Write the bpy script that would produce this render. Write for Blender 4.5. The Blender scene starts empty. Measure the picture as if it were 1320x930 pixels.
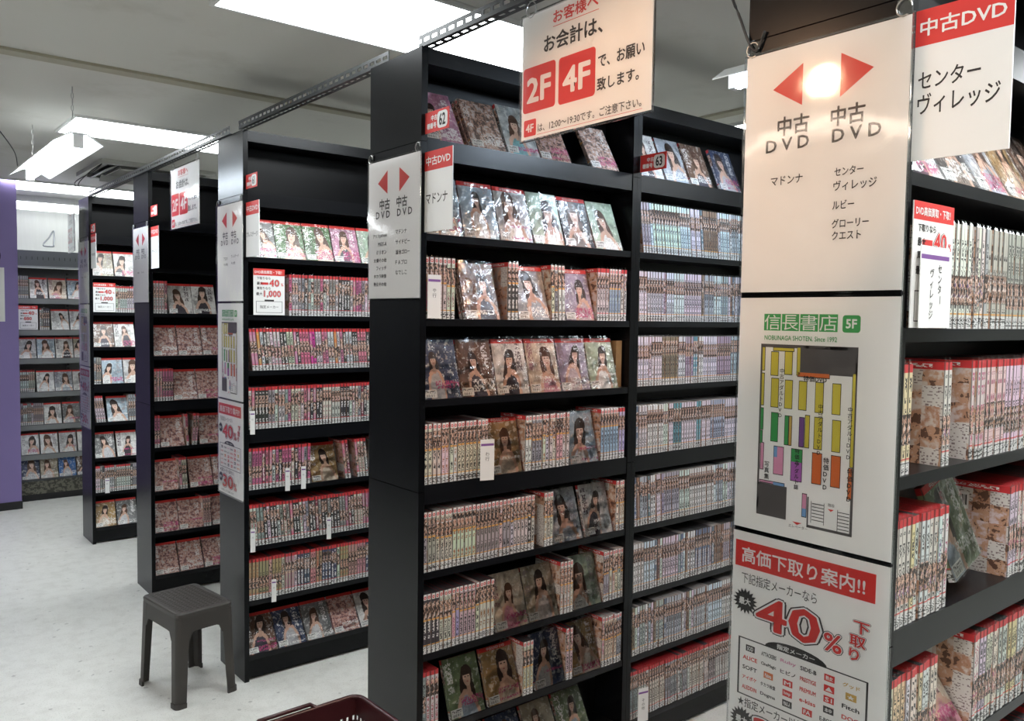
import bpy, bmesh, math, random
import numpy as np
from mathutils import Matrix, Vector
sc = bpy.context.scene
COL = sc.collection
random.seed(7)
R = math.radians

# ------------------------------------------------------------------ camera
CAM_R = Vector((0.776841, -0.629545, 0.013852)); CAM_U = Vector((0.022984, 0.050331, 0.998468)); CAM_F = Vector((0.629277, 0.775332, -0.053569)); CAM_P = Vector((-1.283239, -2.002140, 1.586314))
cd = bpy.data.cameras.new('camera'); cam = bpy.data.objects.new('camera', cd); COL.objects.link(cam)
cd.sensor_width = 36; cd.lens = 29.0089; cd.clip_start = 0.02
M3 = Matrix((CAM_R, CAM_U, -CAM_F)).transposed()
cam.matrix_world = Matrix.Translation(CAM_P) @ M3.to_4x4()
sc.camera = cam
# ------------------------------------------------------------------ world, exposure
w = bpy.data.worlds.new('world'); sc.world = w; w.use_nodes = True
w.node_tree.nodes['Background'].inputs[0].default_value = (.55, .6, .62, 1)
w.node_tree.nodes['Background'].inputs[1].default_value = .05
sc.view_settings.view_transform = 'Standard'; sc.view_settings.look = 'None'
sc.view_settings.gamma = 1; sc.view_settings.exposure = 1.0
TROFFER = 9.0          # emission of the ceiling light diffusers
TUBE = 26.0            # emission of the bare tubes
WARM = 26.0            # emission of the warm lamps
H = 2.343              # rack height
CEIL = 2.6

# ------------------------------------------------------------------ node helpers
class NT:
    def __init__(s, name):
        s.m = bpy.data.materials.new(name); s.m.use_nodes = True
        s.t = s.m.node_tree; s.t.nodes.clear()
    def node(s, ty, **kw):
        n = s.t.nodes.new(ty)
        for k, v in kw.items(): setattr(n, k, v)
        return n
    def put(s, sock, v):
        if isinstance(v, X): v = v.s
        if hasattr(v, 'is_output'): s.t.links.new(v, sock)
        elif isinstance(v, (tuple, list)):
            sock.default_value = tuple(v) + ((1,) if len(v) == 3 and sock.type == 'RGBA' else ())
        else: sock.default_value = v
    def math(s, op, a, b=None, c=None, clamp=False):
        n = s.node('ShaderNodeMath', operation=op, use_clamp=clamp)
        s.put(n.inputs[0], a)
        if b is not None: s.put(n.inputs[1], b)
        if c is not None: s.put(n.inputs[2], c)
        return X(s, n.outputs[0])
    def mix(s, f, a, b):
        n = s.node('ShaderNodeMix', data_type='RGBA')
        s.put(n.inputs[0], f); s.put(n.inputs[6], a); s.put(n.inputs[7], b)
        return n.outputs[2]
    def attr(s, name):
        return s.node('ShaderNodeAttribute', attribute_name=name, attribute_type='GEOMETRY')
    def sep(s, v):
        n = s.node('ShaderNodeSeparateXYZ'); s.put(n.inputs[0], v)
        return [X(s, o) for o in n.outputs]
    def comb(s, x=0., y=0., z=0.):
        n = s.node('ShaderNodeCombineXYZ')
        for i, v in enumerate((x, y, z)): s.put(n.inputs[i], v)
        return n.outputs[0]
    def noise(s, vec, scale, detail=2., rough=.5, col=False):
        n = s.node('ShaderNodeTexNoise'); s.put(n.inputs['Vector'], vec)
        n.inputs['Scale'].default_value = scale; n.inputs['Detail'].default_value = detail
        n.inputs['Roughness'].default_value = rough
        return n.outputs['Color'] if col else X(s, n.outputs[0])
    def white(s, vec, col=False):
        n = s.node('ShaderNodeTexWhiteNoise', noise_dimensions='3D'); s.put(n.inputs['Vector'], vec)
        return n.outputs['Color'] if col else X(s, n.outputs[0])
    def bump(s, h, strength=.3, dist=.002):
        n = s.node('ShaderNodeBump'); s.put(n.inputs['Height'], h)
        n.inputs['Strength'].default_value = strength; n.inputs['Distance'].default_value = dist
        return n.outputs[0]
    def bsdf(s, color, rough=.5, metal=0., coat=0., coat_rough=.1, normal=None, spec=.5, emis=None, es=0., coat_normal=None, sheen=None):
        n = s.node('ShaderNodeBsdfPrincipled')
        s.put(n.inputs['Base Color'], color); s.put(n.inputs['Roughness'], rough); n.inputs['Metallic'].default_value = metal
        n.inputs['Coat Weight'].default_value = coat; n.inputs['Coat Roughness'].default_value = coat_rough
        n.inputs['Specular IOR Level'].default_value = spec
        if normal is not None: s.put(n.inputs['Normal'], normal)
        if coat_normal is not None: s.put(n.inputs['Coat Normal'], coat_normal)
        if emis is not None: s.put(n.inputs['Emission Color'], emis); n.inputs['Emission Strength'].default_value = es
        return n.outputs[0]
    def out(s, surf):
        o = s.node('ShaderNodeOutputMaterial'); s.t.links.new(surf, o.inputs[0]); return s.m
    def uv(s): return s.node('ShaderNodeTexCoord').outputs['UV']
    def obj(s): return s.node('ShaderNodeTexCoord').outputs['Object']
    def gen(s): return s.node('ShaderNodeNewGeometry').outputs['Position']
class X:
    def __init__(s, t, sock): s.t = t; s.s = sock
    def __add__(s, o): return s.t.math('ADD', s, o)
    __radd__ = __add__
    def __sub__(s, o): return s.t.math('SUBTRACT', s, o)
    def __rsub__(s, o): return s.t.math('SUBTRACT', o, s)
    def __mul__(s, o): return s.t.math('MULTIPLY', s, o)
    __rmul__ = __mul__
    def __truediv__(s, o): return s.t.math('DIVIDE', s, o)
    def __gt__(s, o): return s.t.math('GREATER_THAN', s, o)
    def __lt__(s, o): return s.t.math('LESS_THAN', s, o)
    def floor(s): return s.t.math('FLOOR', s)
    def frac(s): return s.t.math('FRACT', s)
    def abs(s): return s.t.math('ABSOLUTE', s)
    def max(s, o): return s.t.math('MAXIMUM', s, o)
def between(v, a, b): return (v > a) * (v < b)

def simple(name, color, rough=.5, metal=0., coat=0., bump=0., bscale=200., var=0., vscale=8., spec=.5, coat_rough=.1):
    t = NT(name); p = t.obj(); c = color
    if var:
        n = t.noise(p, vscale, 4.)
        c = t.mix(n, tuple(x * (1 - var) for x in color), tuple(min(1, x * (1 + var)) for x in color))
    nm = None
    if bump: nm = t.bump(t.noise(p, bscale, 3.), bump, .001)
    return t.out(t.bsdf(c, rough, metal, coat, coat_rough, normal=nm, spec=spec))
def glow(name, color, strength):
    t = NT(name); e = t.node('ShaderNodeEmission'); t.put(e.inputs[0], color); e.inputs[1].default_value = strength
    return t.out(e.outputs[0])

MT = {}
MT['black'] = simple('black_laminate', (.0045, .005, .006), .27, bump=.08, bscale=350, var=.25, vscale=5, spec=.2)
MT['black_edge'] = simple('black_edge_band', (.006, .0065, .008), .28, var=.2, spec=.25)
MT['black_back'] = simple('black_backboard', (.003, .0033, .0042), .36, bump=.06, bscale=260, spec=.2)
MT['steel'] = simple('dark_slotted_steel', (.035, .037, .038), .38, metal=.6, var=.3, vscale=30)
MT['white_metal'] = simple('white_painted_metal', (.72, .73, .72), .35, var=.05)
MT['paper'] = simple('white_paper', (.84, .83, .81), .75, var=.02)
MT['card'] = simple('white_card', (.80, .80, .79), .6, var=.03)
MT['red'] = simple('red_print', (.62, .035, .03), .55, var=.05)
MT['darkred'] = simple('deep_red_print', (.46, .03, .03), .55)
MT['ink'] = simple('black_print', (.022, .02, .02), .6)
MT['white'] = simple('white_print', (.80, .80, .79), .6)
MT['green'] = simple('green_print', (.05, .33, .09), .55)
MT['purple_ink'] = simple('purple_print', (.20, .08, .30), .55)
MT['yellow'] = simple('yellow_print', (.62, .52, .06), .55)
MT['orange'] = simple('orange_print', (.66, .16, .04), .55)
MT['pink'] = simple('pink_print', (.68, .30, .45), .55)
MT['violet'] = simple('violet_print', (.42, .13, .45), .55)
MT['blue'] = simple('blue_print', (.18, .36, .62), .55)
MT['mapgrey'] = simple('map_grey_print', (.10, .09, .09), .55)
MT['gold'] = simple('gold_print', (.60, .38, .10), .5)
MT['stool'] = simple('dark_brown_plastic', (.036, .031, .027), .45, bump=.15, bscale=500, var=.1)
MT['basket'] = simple('maroon_plastic', (.045, .010, .012), .3, var=.15)
MT['cable'] = simple('black_cable', (.012, .012, .012), .5)
MT['wire'] = simple('steel_wire', (.35, .35, .34), .3, metal=.9)
MT['purple'] = simple('purple_painted_wall', (.24, .185, .42), .6, bump=.1, bscale=120, var=.08, vscale=3)
MT['purple_dark'] = simple('dark_purple_print', (.035, .02, .08), .5)
MT['baseboard'] = simple('black_baseboard', (.012, .012, .013), .4)
MT['gond'] = simple('grey_painted_steel', (.20, .21, .21), .45, var=.06)
MT['gond_dark'] = simple('dark_grey_painted_steel', (.06, .065, .07), .45, var=.08)
MT['bag'] = simple('brown_plastic_bag', (.22, .13, .06), .25, bump=.9, bscale=30, var=.4, vscale=25)
MT['slot'] = simple('dark_slot', (.01, .01, .01), .7)
MT['vent'] = simple('off_white_vent_plastic', (.42, .42, .39), .5, var=.2, vscale=6)
MT['troffer'] = glow('troffer_diffuser', (.93, .98, 1.0), TROFFER)
MT['tube'] = glow('fluorescent_tube', (.80, .90, 1.0), TUBE)
MT['tube_near'] = glow('fluorescent_tube_bright', (.70, .84, 1.0), 62.0)
MT['tube_far'] = glow('fluorescent_tube_plain', (.93, .98, 1.0), 4.0)
MT['warm'] = glow('warm_lamp', (1.0, .66, .38), WARM)

def mk_floor():
    t = NT('vinyl_floor'); p = t.gen()
    n1 = t.noise(p, 1.1, 4.); n2 = t.noise(p, 14., 5., .65); n3 = t.noise(p, 170., 2.)
    c = t.mix(n1, (.66, .655, .61), (.77, .77, .735))
    c = t.mix(t.math('MULTIPLY', t.math('SUBTRACT', n2, .45, clamp=True), 1.6), c, (.47, .455, .41))
    c = t.mix(t.math('MULTIPLY', (n3 > .62), .35), c, (.30, .29, .26))
    scuff = t.noise(p, 26., 1.) > .735
    c = t.mix(scuff * .45, c, (.16, .15, .14))
    ro = t.math('ADD', t.math('MULTIPLY', n2, .2), .22)
    return t.out(t.bsdf(c, ro, normal=t.bump(n2, .05, .002), spec=.5))
MT['floor'] = mk_floor()
def mk_ceil():
    t = NT('ceiling_board'); p = t.gen()
    n1 = t.noise(p, .9, 4.); n2 = t.noise(p, 90., 3.); n3 = t.noise(p, 2.4, 5., .6)
    c = t.mix(n1, (.60, .59, .545), (.70, .70, .66))
    c = t.mix(t.math('MULTIPLY', t.math('SUBTRACT', n3, .55, clamp=True), 3., clamp=True), c, (.46, .445, .39))
    return t.out(t.bsdf(c, .85, normal=t.bump(n2, .2, .002)))
MT['ceil'] = mk_ceil()
MT['strip'] = simple('ceiling_trim_strip', (.40, .38, .29), .6, var=.1)
def mk_wall():
    t = NT('white_wallpaper'); p = t.gen(); x, y, z = t.sep(p)
    v = t.comb(x * 60., y * 60., z * 4.)
    n = t.noise(v, 1., 3.); n2 = t.noise(p, 2., 3.)
    c = t.mix(n, (.44, .45, .415), (.52, .53, .49)); c = t.mix(n2 * .3, c, (.5, .5, .46))
    return t.out(t.bsdf(c, .7, normal=t.bump(n, .2, .002)))
MT['wall'] = mk_wall()
def mk_stone():
    t = NT('speckled_kick_panel'); p = t.gen(); n = t.noise(p, 45., 4., .7)
    return t.out(t.bsdf(t.mix((n > .5), (.045, .043, .032), (.15, .145, .11)), .6))
MT['stone'] = mk_stone()
def mk_film(name, tint=(1, 1, 1), bstr=.0, rough=.06, base=.06, bs=9.):
    t = NT(name); tr = t.node('ShaderNodeBsdfTransparent'); gl = t.node('ShaderNodeBsdfGlossy')
    t.put(tr.inputs[0], tint); gl.inputs['Roughness'].default_value = rough; t.put(gl.inputs[0], (.95, .95, .95))
    fr = t.node('ShaderNodeFresnel'); fr.inputs[0].default_value = 1.45
    if bstr:
        b = t.bump(t.noise(t.obj(), bs, 3., .55), bstr, .02); t.put(gl.inputs['Normal'], b); t.put(fr.inputs['Normal'], b)
    f = X(t, fr.outputs[0]) * 1.1 + base
    mx = t.node('ShaderNodeMixShader'); t.put(mx.inputs[0], f)
    t.t.links.new(tr.outputs[0], mx.inputs[1]); t.t.links.new(gl.outputs[0], mx.inputs[2])
    return t.out(mx.outputs[0])
MT['film'] = mk_film('clear_laminate_sleeve', bstr=.10, rough=.09, base=.02, bs=5.)
MT['bagfilm'] = mk_film('crinkled_clear_bag', bstr=.55, rough=.10, base=.0, bs=15.)
MT['acrylic'] = mk_film('clear_acrylic', (.92, .94, .95), rough=.05, base=.1)

SKIN = (.62, .40, .30); HAIR = (.035, .02, .016)
def attrs(t):
    a = t.attr('ca').outputs['Color']; b = t.attr('cb').outputs['Color']; s = t.sep(t.attr('sd').outputs['Vector'])
    return a, b, s
def mk_spine():
    t = NT('printed_spine'); x, y, _ = t.sep(t.uv()); ca, cb, (s, st, ph) = attrs(t)
    s9 = s * 91.7
    # picture block on the spine
    pn = t.noise(t.comb(x * .9 + s9, y * 7., s9), 2.2, 3., .6)
    pic = t.mix((pn > .60), t.mix((pn > .50), HAIR, SKIN), t.mix(.5, cb, (.10, .08, .10)))
    pic = t.mix((t.noise(t.comb(x + s9, y * 9., 3.), 2.5, 2.) > .63) * .8, pic, (.75, .72, .72))
    inpic = (y > ph) * (y < ph + .28) * (ph > 0.)
    col = t.mix(inpic, ca, pic)
    # lettering: cells
    cell = t.white(t.comb((x * 5.).floor() + s9, (y * 62.).floor(), s9))
    cell2 = t.white(t.comb(s9.floor(), (y * 20.).floor(), s9))
    txt = (cell > .42) * between(x, .22, .78) * between(y, .16, .88) * (1 - inpic) * (cell2 > .22)
    inkc = t.mix((t.white(t.comb(s9, s9, 1.)) > .7), (.02, .018, .02), t.mix(.4, cb, (.02, .02, .02)))
    # dark spines carry pale lettering
    lum = t.sep(ca)[0] + t.sep(ca)[1]
    inkc = t.mix((lum < .35), inkc, (.7, .68, .66))
    col = t.mix(txt, col, inkc)
    # accent stripe
    col = t.mix(between(y, .135, .15) + between(y - ph, -.035, -.005) * (ph > 0.) * between(st, .3, .8), col, t.mix((st > .3), (.6, .1, .1), (.66, .33, .08)))
    # code label at the foot
    fc = t.white(t.comb((x * 3.).floor(), (y * 110.).floor(), s9))
    col = t.mix((y < .125), col, t.mix((fc > .62) * between(y, .02, .11), (.66, .66, .65), (.06, .06, .06)))
    # top: red band or round mark
    col = t.mix((y > .925) * (st < .3), col, (.55, .035, .04))
    r = t.math('SQRT', (x - .5) * (x - .5) + (y - .945) * (y - .945) * 160.)
    ring = (r < .36) * (r > .14) * (st > .3) * (st < .8)
    col = t.mix((y > .905) * (st > .3) * (st < .8), col, (.74, .72, .70))
    col = t.mix(ring, col, (.6, .05, .05))
    col = t.mix((x < .07).max(x > .93) * .75, col, (.03, .03, .03))  # dark edges painted in for the shaded gaps between cases
    n = t.noise(t.comb(x * .6 + s9, y * 5., s9), 3., 2.)
    return t.out(t.bsdf(col, .5, coat=.35, coat_rough=.16, coat_normal=t.bump(n, .5, .004)))
def mk_cover():
    t = NT('printed_cover'); x, y, _ = t.sep(t.uv()); ca, cb, (s, st, ph) = attrs(t)
    s9 = s * 77.3
    n1 = t.noise(t.comb(x + s9, y * 1.3, s9), 2.6, 3., .6); n2 = t.noise(t.comb(x, y * 1.3 + s9, s9), 9., 3., .6)
    bg = t.mix(t.math('MULTIPLY', t.math('SUBTRACT', n1, .42, clamp=True), 4., clamp=True), ca, t.mix(.55, ca, (.02, .02, .02)))
    bg = t.mix((n2 > .58) * .6, bg, t.mix(.65, ca, (.9, .9, .86)))
    bg = t.mix((n2 < .36) * .5, bg, t.mix(.6, cb, (.03, .03, .03)))
    cx = .34 + (s9.frac()) * .32; K = 1.15 + (s * 53.).frac() * 1.0; cy = .60 + ((s * 31.).frac()) * .12
    n3 = t.noise(t.comb(x + s9, y * 1.3, s9 + 4.), 15., 3., .6)
    v = (y - cy) / K; u = (x - cx) / K + v * ((s * 13.).frac() - .5) * .7
    def ell(ax, ay, rx, ry, wob=.45):
        dx = (u - ax) / rx; dy = (v - ay) / ry
        return (dx * dx + dy * dy + (n2 - .5) * wob + (n3 - .5) * wob) < 1.
    fig = 1 - (st > .45); side_ = ((s * 19.).frac() - .5) * .16; long_ = (s * 23.).frac() * .14
    hair = t.mix((s * 41.).frac() > .6, HAIR, (.09, .042, .025))
    col = t.mix(ell(side_ * .4, -.06 - long_, .105 + long_ * .2, .13 + long_) * fig, bg, hair)
    col = t.mix(ell(side_, -.42, .20, .30) * fig, col, SKIN)
    col = t.mix(ell(side_ - .13, -.48, .05, .27) * fig, col, t.mix(.15, SKIN, (.9, .7, .6)))
    cl = t.mix((n3 > .52) * .35, cb, t.mix(.6, cb, (.05, .05, .06)))
    col = t.mix(ell(side_, -.46, .155, .285) * fig, col, cl)
    col = t.mix((u.abs() < .032) * between(v, -.2, -.04) * fig, col, (.55, .35, .26))
    col = t.mix(ell(0., .03, .095, .09) * fig, col, hair)
    col = t.mix(ell(side_ * .1, -.015, .062, .078, .15) * fig, col, (.70, .49, .39))
    col = t.mix((v > .018) * (v < .085) * (u.abs() < .06) * fig, col, hair)
    ex = (u.abs() - .026).abs()
    col = t.mix((ex < .012) * (v.abs() < .005) * fig, col, HAIR)
    col = t.mix((u.abs() < .014) * ((v + .047).abs() < .005) * fig, col, (.5, .12, .12))
    # collage covers: cells of small pictures
    vx = (x * 4. + n1 * .6).floor(); vy = (y * 6. + n2 * .5).floor()
    wc = t.white(t.comb(vx, vy, s9)); pn = t.noise(t.comb(x + wc * 9., y * 1.4, s9), 8., 3., .65)
    coll = t.mix((pn > .57), t.mix((pn > .46), t.mix(.4, HAIR, ca), t.mix(.35, SKIN, ca)), t.mix(.4, cb, (.7, .68, .68)))
    col = t.mix((st > .45), col, coll)
    # lettering
    tc = t.white(t.comb((x * 34.).floor(), (y * 48.).floor(), s9)) > .48
    rows = t.white(t.comb(0., (y * 12.).floor(), s9)) > .5
    side = t.mix((cx > .5), t.comb(.8, 0, 0), t.comb(.14, 0, 0)); sx = t.sep(side)[0]
    vt = ((x - sx).abs() < .085) * between(y, .42, .93) * (t.white(t.comb(s9, (y * 26.).floor(), 2.)) > .15)
    col = t.mix(vt * tc * .9 * ((s * 29.).frac() > .3), col, t.mix((t.sep(ca)[1] > .3), (.82, .80, .80), t.mix(.6, cb, (.08, .03, .05))))
    bt = between(y, .04, .30) * (x > .36) * rows * tc
    col = t.mix(bt * .85, col, t.mix((s * 7.).frac() > .5, (.85, .84, .82), (.5, .06, .2)))
    n = t.noise(t.comb(x + s9, y * 1.4, s9), 3.2, 3., .6)
    return t.out(t.bsdf(col, .4, coat=.45, coat_rough=.14, coat_normal=t.bump(n, .5, .01)))
def mk_back():
    t = NT('printed_back'); x, y, _ = t.sep(t.uv()); ca, cb, (s, st, ph) = attrs(t)
    s9 = s * 57.1
    n2 = t.noise(t.comb(x + s9, y * 1.4, s9), 7., 3., .6)
    vx = (x * 4. + n2 * .2).floor(); vy = (y * 5. + n2 * .3).floor()
    wc = t.white(t.comb(vx, vy, s9)); pn = t.noise(t.comb(x + wc * 9., y * 1.4, s9), 6., 3., .6)
    col = t.mix(t.math('MULTIPLY', t.math('SUBTRACT', pn, .5, clamp=True), 9., clamp=True), t.mix((pn > .42), (.12, .06, .04), t.mix(wc, (.50, .30, .20), (.36, .17, .10))), t.mix(.6, ca, (.56, .46, .42)))
    col = t.mix((wc > .68), col, t.mix((t.white(t.comb((x * 44.).floor(), (y * 60.).floor(), s9)) > .72) * between((y * 30.).frac(), .2, .8), (.62, .59, .56), (.22, .17, .17)))
    lab = between(x, .06, .42) * between(y, .68, .87)
    bars = (t.white(t.comb((x * 90.).floor(), 0., s9)) > .5) * between(x, .09, .39) * between(y, .72, .84)
    col = t.mix(lab, col, t.mix(bars, (.72, .72, .71), (.03, .03, .03)))
    red = (y > .925) * (st < .8)
    rt = red * between(y, .945, .98) * between(x, .12, .85) * (t.white(t.comb((x * 46.).floor(), (y * 140.).floor(), 4.)) > .5)
    col = t.mix(red, col, (.55, .035, .04)); col = t.mix(rt, col, (.8, .76, .76))
    n = t.noise(t.comb(x + s9, y * 1.4, s9), 3.2, 3., .6)
    return t.out(t.bsdf(col, .4, coat=.5, coat_rough=.14, coat_normal=t.bump(n, .6, .012)))
def mk_edge():
    t = NT('case_edge'); ca, cb, (s, st, ph) = attrs(t)
    col = t.mix((st < .3), t.mix((s > .55), (.045, .045, .05), (.50, .47, .46)), t.mix((s > .3), (.05, .05, .055), (.45, .03, .035)))
    return t.out(t.bsdf(col, .35, coat=.4, coat_rough=.2))
MT['spine'] = mk_spine(); MT['cover'] = mk_cover(); MT['back'] = mk_back(); MT['edge'] = mk_edge()
def mk_barcode():
    t = NT('price_label_print'); x, y, _ = t.sep(t.uv())
    bars = (t.white(t.comb((x * 60.).floor(), 0., 1.)) > .5) * between(x, .1, .8) * between(y, .1, .42)
    tx = (t.white(t.comb((x * 22.).floor(), (y * 14.).floor(), 2.)) > .55) * between(x, .08, .9) * between(y, .52, .86)
    return t.out(t.bsdf(t.mix(bars.max(tx), (.78, .78, .76), (.10, .10, .10)), .6))
MT['pricetag'] = mk_barcode()

# ------------------------------------------------------------------ mesh helpers
class MB:
    def __init__(s): s.v = []; s.f = []; s.mi = []; s.uv = []; s.at = []
    def quad(s, pts, mi=0, uv=None, at=None):
        b = len(s.v); s.v += [tuple(p) for p in pts]; s.f.append(tuple(range(b, b + len(pts)))); s.mi.append(mi)
        s.uv.append(uv or [(0, 0)] * len(pts)); s.at.append(at)
    def box(s, x0, x1, y0, y1, z0, z1, mi=0, M=None):
        P = [Vector((x, y, z)) for z in (z0, z1) for y in (y0, y1) for x in (x0, x1)]
        if M: P = [M @ p for p in P]
        b = len(s.v); s.v += [tuple(p) for p in P]
        for f in ((0, 2, 3, 1), (4, 5, 7, 6), (0, 1, 5, 4), (2, 6, 7, 3), (0, 4, 6, 2), (1, 3, 7, 5)):
            s.f.append(tuple(b + i for i in f)); s.mi.append(mi); s.uv.append([(0, 0), (1, 0), (1, 1), (0, 1)]); s.at.append(None)
        return s
    def tube(s, pts, r, n=8, mi=0, closed=False, cap=True):
        pts = [Vector(p) for p in pts]; N = len(pts); rings = []
        for i, p in enumerate(pts):
            a = pts[(i - 1) % N] if (closed or i) else p; c = pts[(i + 1) % N] if (closed or i < N - 1) else p
            d = (c - a).normalized(); up = Vector((0, 0, 1)) if abs(d.z) < .9 else Vector((1, 0, 0))
            e1 = d.cross(up).normalized(); e2 = d.cross(e1)
            b = len(s.v); s.v += [tuple(p + r * (math.cos(2 * math.pi * k / n) * e1 + math.sin(2 * math.pi * k / n) * e2)) for k in range(n)]
            rings.append(b)
        for i in range(N if closed else N - 1):
            A, B = rings[i], rings[(i + 1) % N]
            for k in range(n):
                s.f.append((A + k, A + (k + 1) % n, B + (k + 1) % n, B + k)); s.mi.append(mi); s.uv.append([(0, 0)] * 4); s.at.append(None)
        if cap and not closed:
            for rr in (rings[0], rings[-1]): s.f.append(tuple(rr + k for k in range(n))); s.mi.append(mi); s.uv.append([(0, 0)] * n); s.at.append(None)
        return s
    def prism(s, poly, z0, z1, mi=0, M=None):
        n = len(poly); b = len(s.v)
        P = [Vector((x, y, z)) for z in (z0, z1) for x, y in poly]
        if M: P = [M @ p for p in P]
        s.v += [tuple(p) for p in P]
        s.f.append(tuple(b + i for i in reversed(range(n)))); s.f.append(tuple(b + n + i for i in range(n)))
        for i in range(n): s.f.append((b + i, b + (i + 1) % n, b + n + (i + 1) % n, b + n + i))
        for k in range(n + 2): s.mi.append(mi); s.uv.append(None); s.at.append(None)
        return s
    def mesh(s, name, mats):
        m = bpy.data.meshes.new(name); m.from_pydata(s.v, [], s.f)
        for x in mats: m.materials.append(MT[x] if isinstance(x, str) else x)
        m.polygons.foreach_set('material_index', s.mi)
        if any(u for u in s.uv):
            ul = m.uv_layers.new(name='UVMap'); flat = []
            for f, u in zip(s.f, s.uv):
                for i in range(len(f)): flat += list(u[i]) if u else [0., 0.]
            ul.data.foreach_set('uv', flat)
        if any(a for a in s.at):
            z = ((.5, .5, .5), (.5, .5, .5), (.5, 1, 0)); A = [a or z for a in s.at]
            m.attributes.new('ca', 'FLOAT_COLOR', 'FACE').data.foreach_set('color', [c for a in A for c in (*a[0], 1.)])
            m.attributes.new('cb', 'FLOAT_COLOR', 'FACE').data.foreach_set('color', [c for a in A for c in (*a[1], 1.)])
            m.attributes.new('sd', 'FLOAT_VECTOR', 'FACE').data.foreach_set('vector', [c for a in A for c in a[2]])
        m.update(); return m
def link(name, mesh, parent=None, M=None):
    o = bpy.data.objects.new(name, mesh); COL.objects.link(o)
    if parent is not None: o.parent = parent
    if M is not None: o.matrix_local = M
    return o
def part(name, mb, mat, parent, label=None, kind=None):
    o = link(name, mb.mesh(name, mat if isinstance(mat, (list, tuple)) else [mat]), parent)
    if label: o['label'] = label
    if kind: o['kind'] = kind
    return o
def box(name, x0, x1, y0, y1, z0, z1, mat, parent=None, label=None):
    return part(name, MB().box(x0, x1, y0, y1, z0, z1), mat, parent, label)
def tag(o, label, cat, group=None):
    o['label'] = label; o['category'] = cat
    if group: o['group'] = group
    return o
def thing(name, label, cat, M=None, group=None):
    o = bpy.data.objects.new(name, None); COL.objects.link(o); o.empty_display_size = .05
    if M is not None: o.matrix_world = M
    return tag(o, label, cat, group)
def struct(o): o['kind'] = 'structure'; return o
def smooth(o):
    for p in o.data.polygons: p.use_smooth = True
    return o
_tc = {}
def text_mesh(body, size, align='LEFT', bold=0., sx=1., res=2, space=1.):
    bold = 0. if bold < .0065 else bold
    k = (body, size, align, bold, sx, res, space)
    if k in _tc: return _tc[k]
    cu = bpy.data.curves.new('lettering', 'FONT'); cu.body = body; cu.size = size; cu.align_x = align; cu.resolution_u = res
    cu.space_character = space
    o = bpy.data.objects.new('lettering', cu)
    m = bpy.data.meshes.new_from_object(o)
    bpy.data.objects.remove(o); bpy.data.curves.remove(cu)
    if bold > 0:
        # heavier strokes: the outline struck several times round a small circle
        n = 5 if bold < .03 else 10; nv, nl, npl = len(m.vertices), len(m.loops), len(m.polygons)
        co = np.empty(nv * 3, 'f'); m.vertices.foreach_get('co', co); co = co.reshape(-1, 3)
        li = np.empty(nl, 'i'); m.loops.foreach_get('vertex_index', li); ls = np.empty(npl, 'i'); m.polygons.foreach_get('loop_start', ls)
        C_, L_, S_ = [], [], []
        for k in range(n + 1):
            d = np.zeros(3, 'f') if k == n else np.array((math.cos(2 * math.pi * k / n + .5), math.sin(2 * math.pi * k / n + .5), 0), 'f') * bold * size
            d[2] = k * 2e-5; C_.append(co + d); L_.append(li + k * nv); S_.append(ls + k * nl)
        m = bpy.data.meshes.new('lettering'); m.vertices.add(nv * (n + 1)); m.vertices.foreach_set('co', np.concatenate(C_).ravel())
        m.loops.add(nl * (n + 1)); m.loops.foreach_set('vertex_index', np.concatenate(L_)); m.polygons.add(npl * (n + 1)); m.polygons.foreach_set('loop_start', np.concatenate(S_)); m.update(calc_edges=True)
    if sx != 1.: m.transform(Matrix.Diagonal((sx, 1, 1, 1)))
    m.materials.clear(); _tc[k] = m; return m

# ------------------------------------------------------------------ room
X0, X1, Y0, Y1 = -4.2, 4.6, -4.6, 6.45
struct(box('floor', X0, X1, Y0, Y1, -.05, 0, 'floor'))
struct(box('ceiling', X0, X1, Y0, Y1, CEIL, CEIL + .05, 'ceil'))
struct(box('wall_back', X0, X1, Y1, Y1 + .1, 0, CEIL, 'wall'))
struct(box('wall_front', X0, X1, Y0 - .1, Y0, 0, CEIL, 'wall'))
struct(box('wall_left', X0 - .1, X0, Y0, Y1, 0, CEIL, 'wall'))
struct(box('wall_right', X1, X1 + .1, Y0, Y1, 0, CEIL, 'wall'))
struct(box('trim_1', X0, X1, 1.76, 1.835, CEIL - .012, CEIL - .0005, 'strip'))
struct(box('trim_2', 2.08, 2.15, Y0, 1.755, CEIL - .012, CEIL - .0005, 'strip'))
pc = struct(box('wall_purple', -1.6, -.205, 5.50, Y1 - .001, .062, CEIL - .001, 'purple'))
struct(box('baseboard_purple', -1.6, -.2, 5.493, Y1 - .001, .0, .062, 'baseboard'))
d = MB().prism([(.085 * math.cos(a * math.pi / 12), .085 * math.sin(a * math.pi / 12)) for a in range(24)], 0, .003, M=Matrix.Translation((-.402, 5.499, 2.0)) @ Matrix.Rotation(R(90), 4, 'X'))
tag(part('wall_emblem', d, 'purple_dark', None), 'dark round mark on the purple wall at the left edge', 'wall mark')
tag(box('wall_notice', -.52, -.297, 5.494, 5.499, 1.49, 1.91, 'paper'), 'blank-looking white notice sheet on the purple wall', 'notice')

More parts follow.
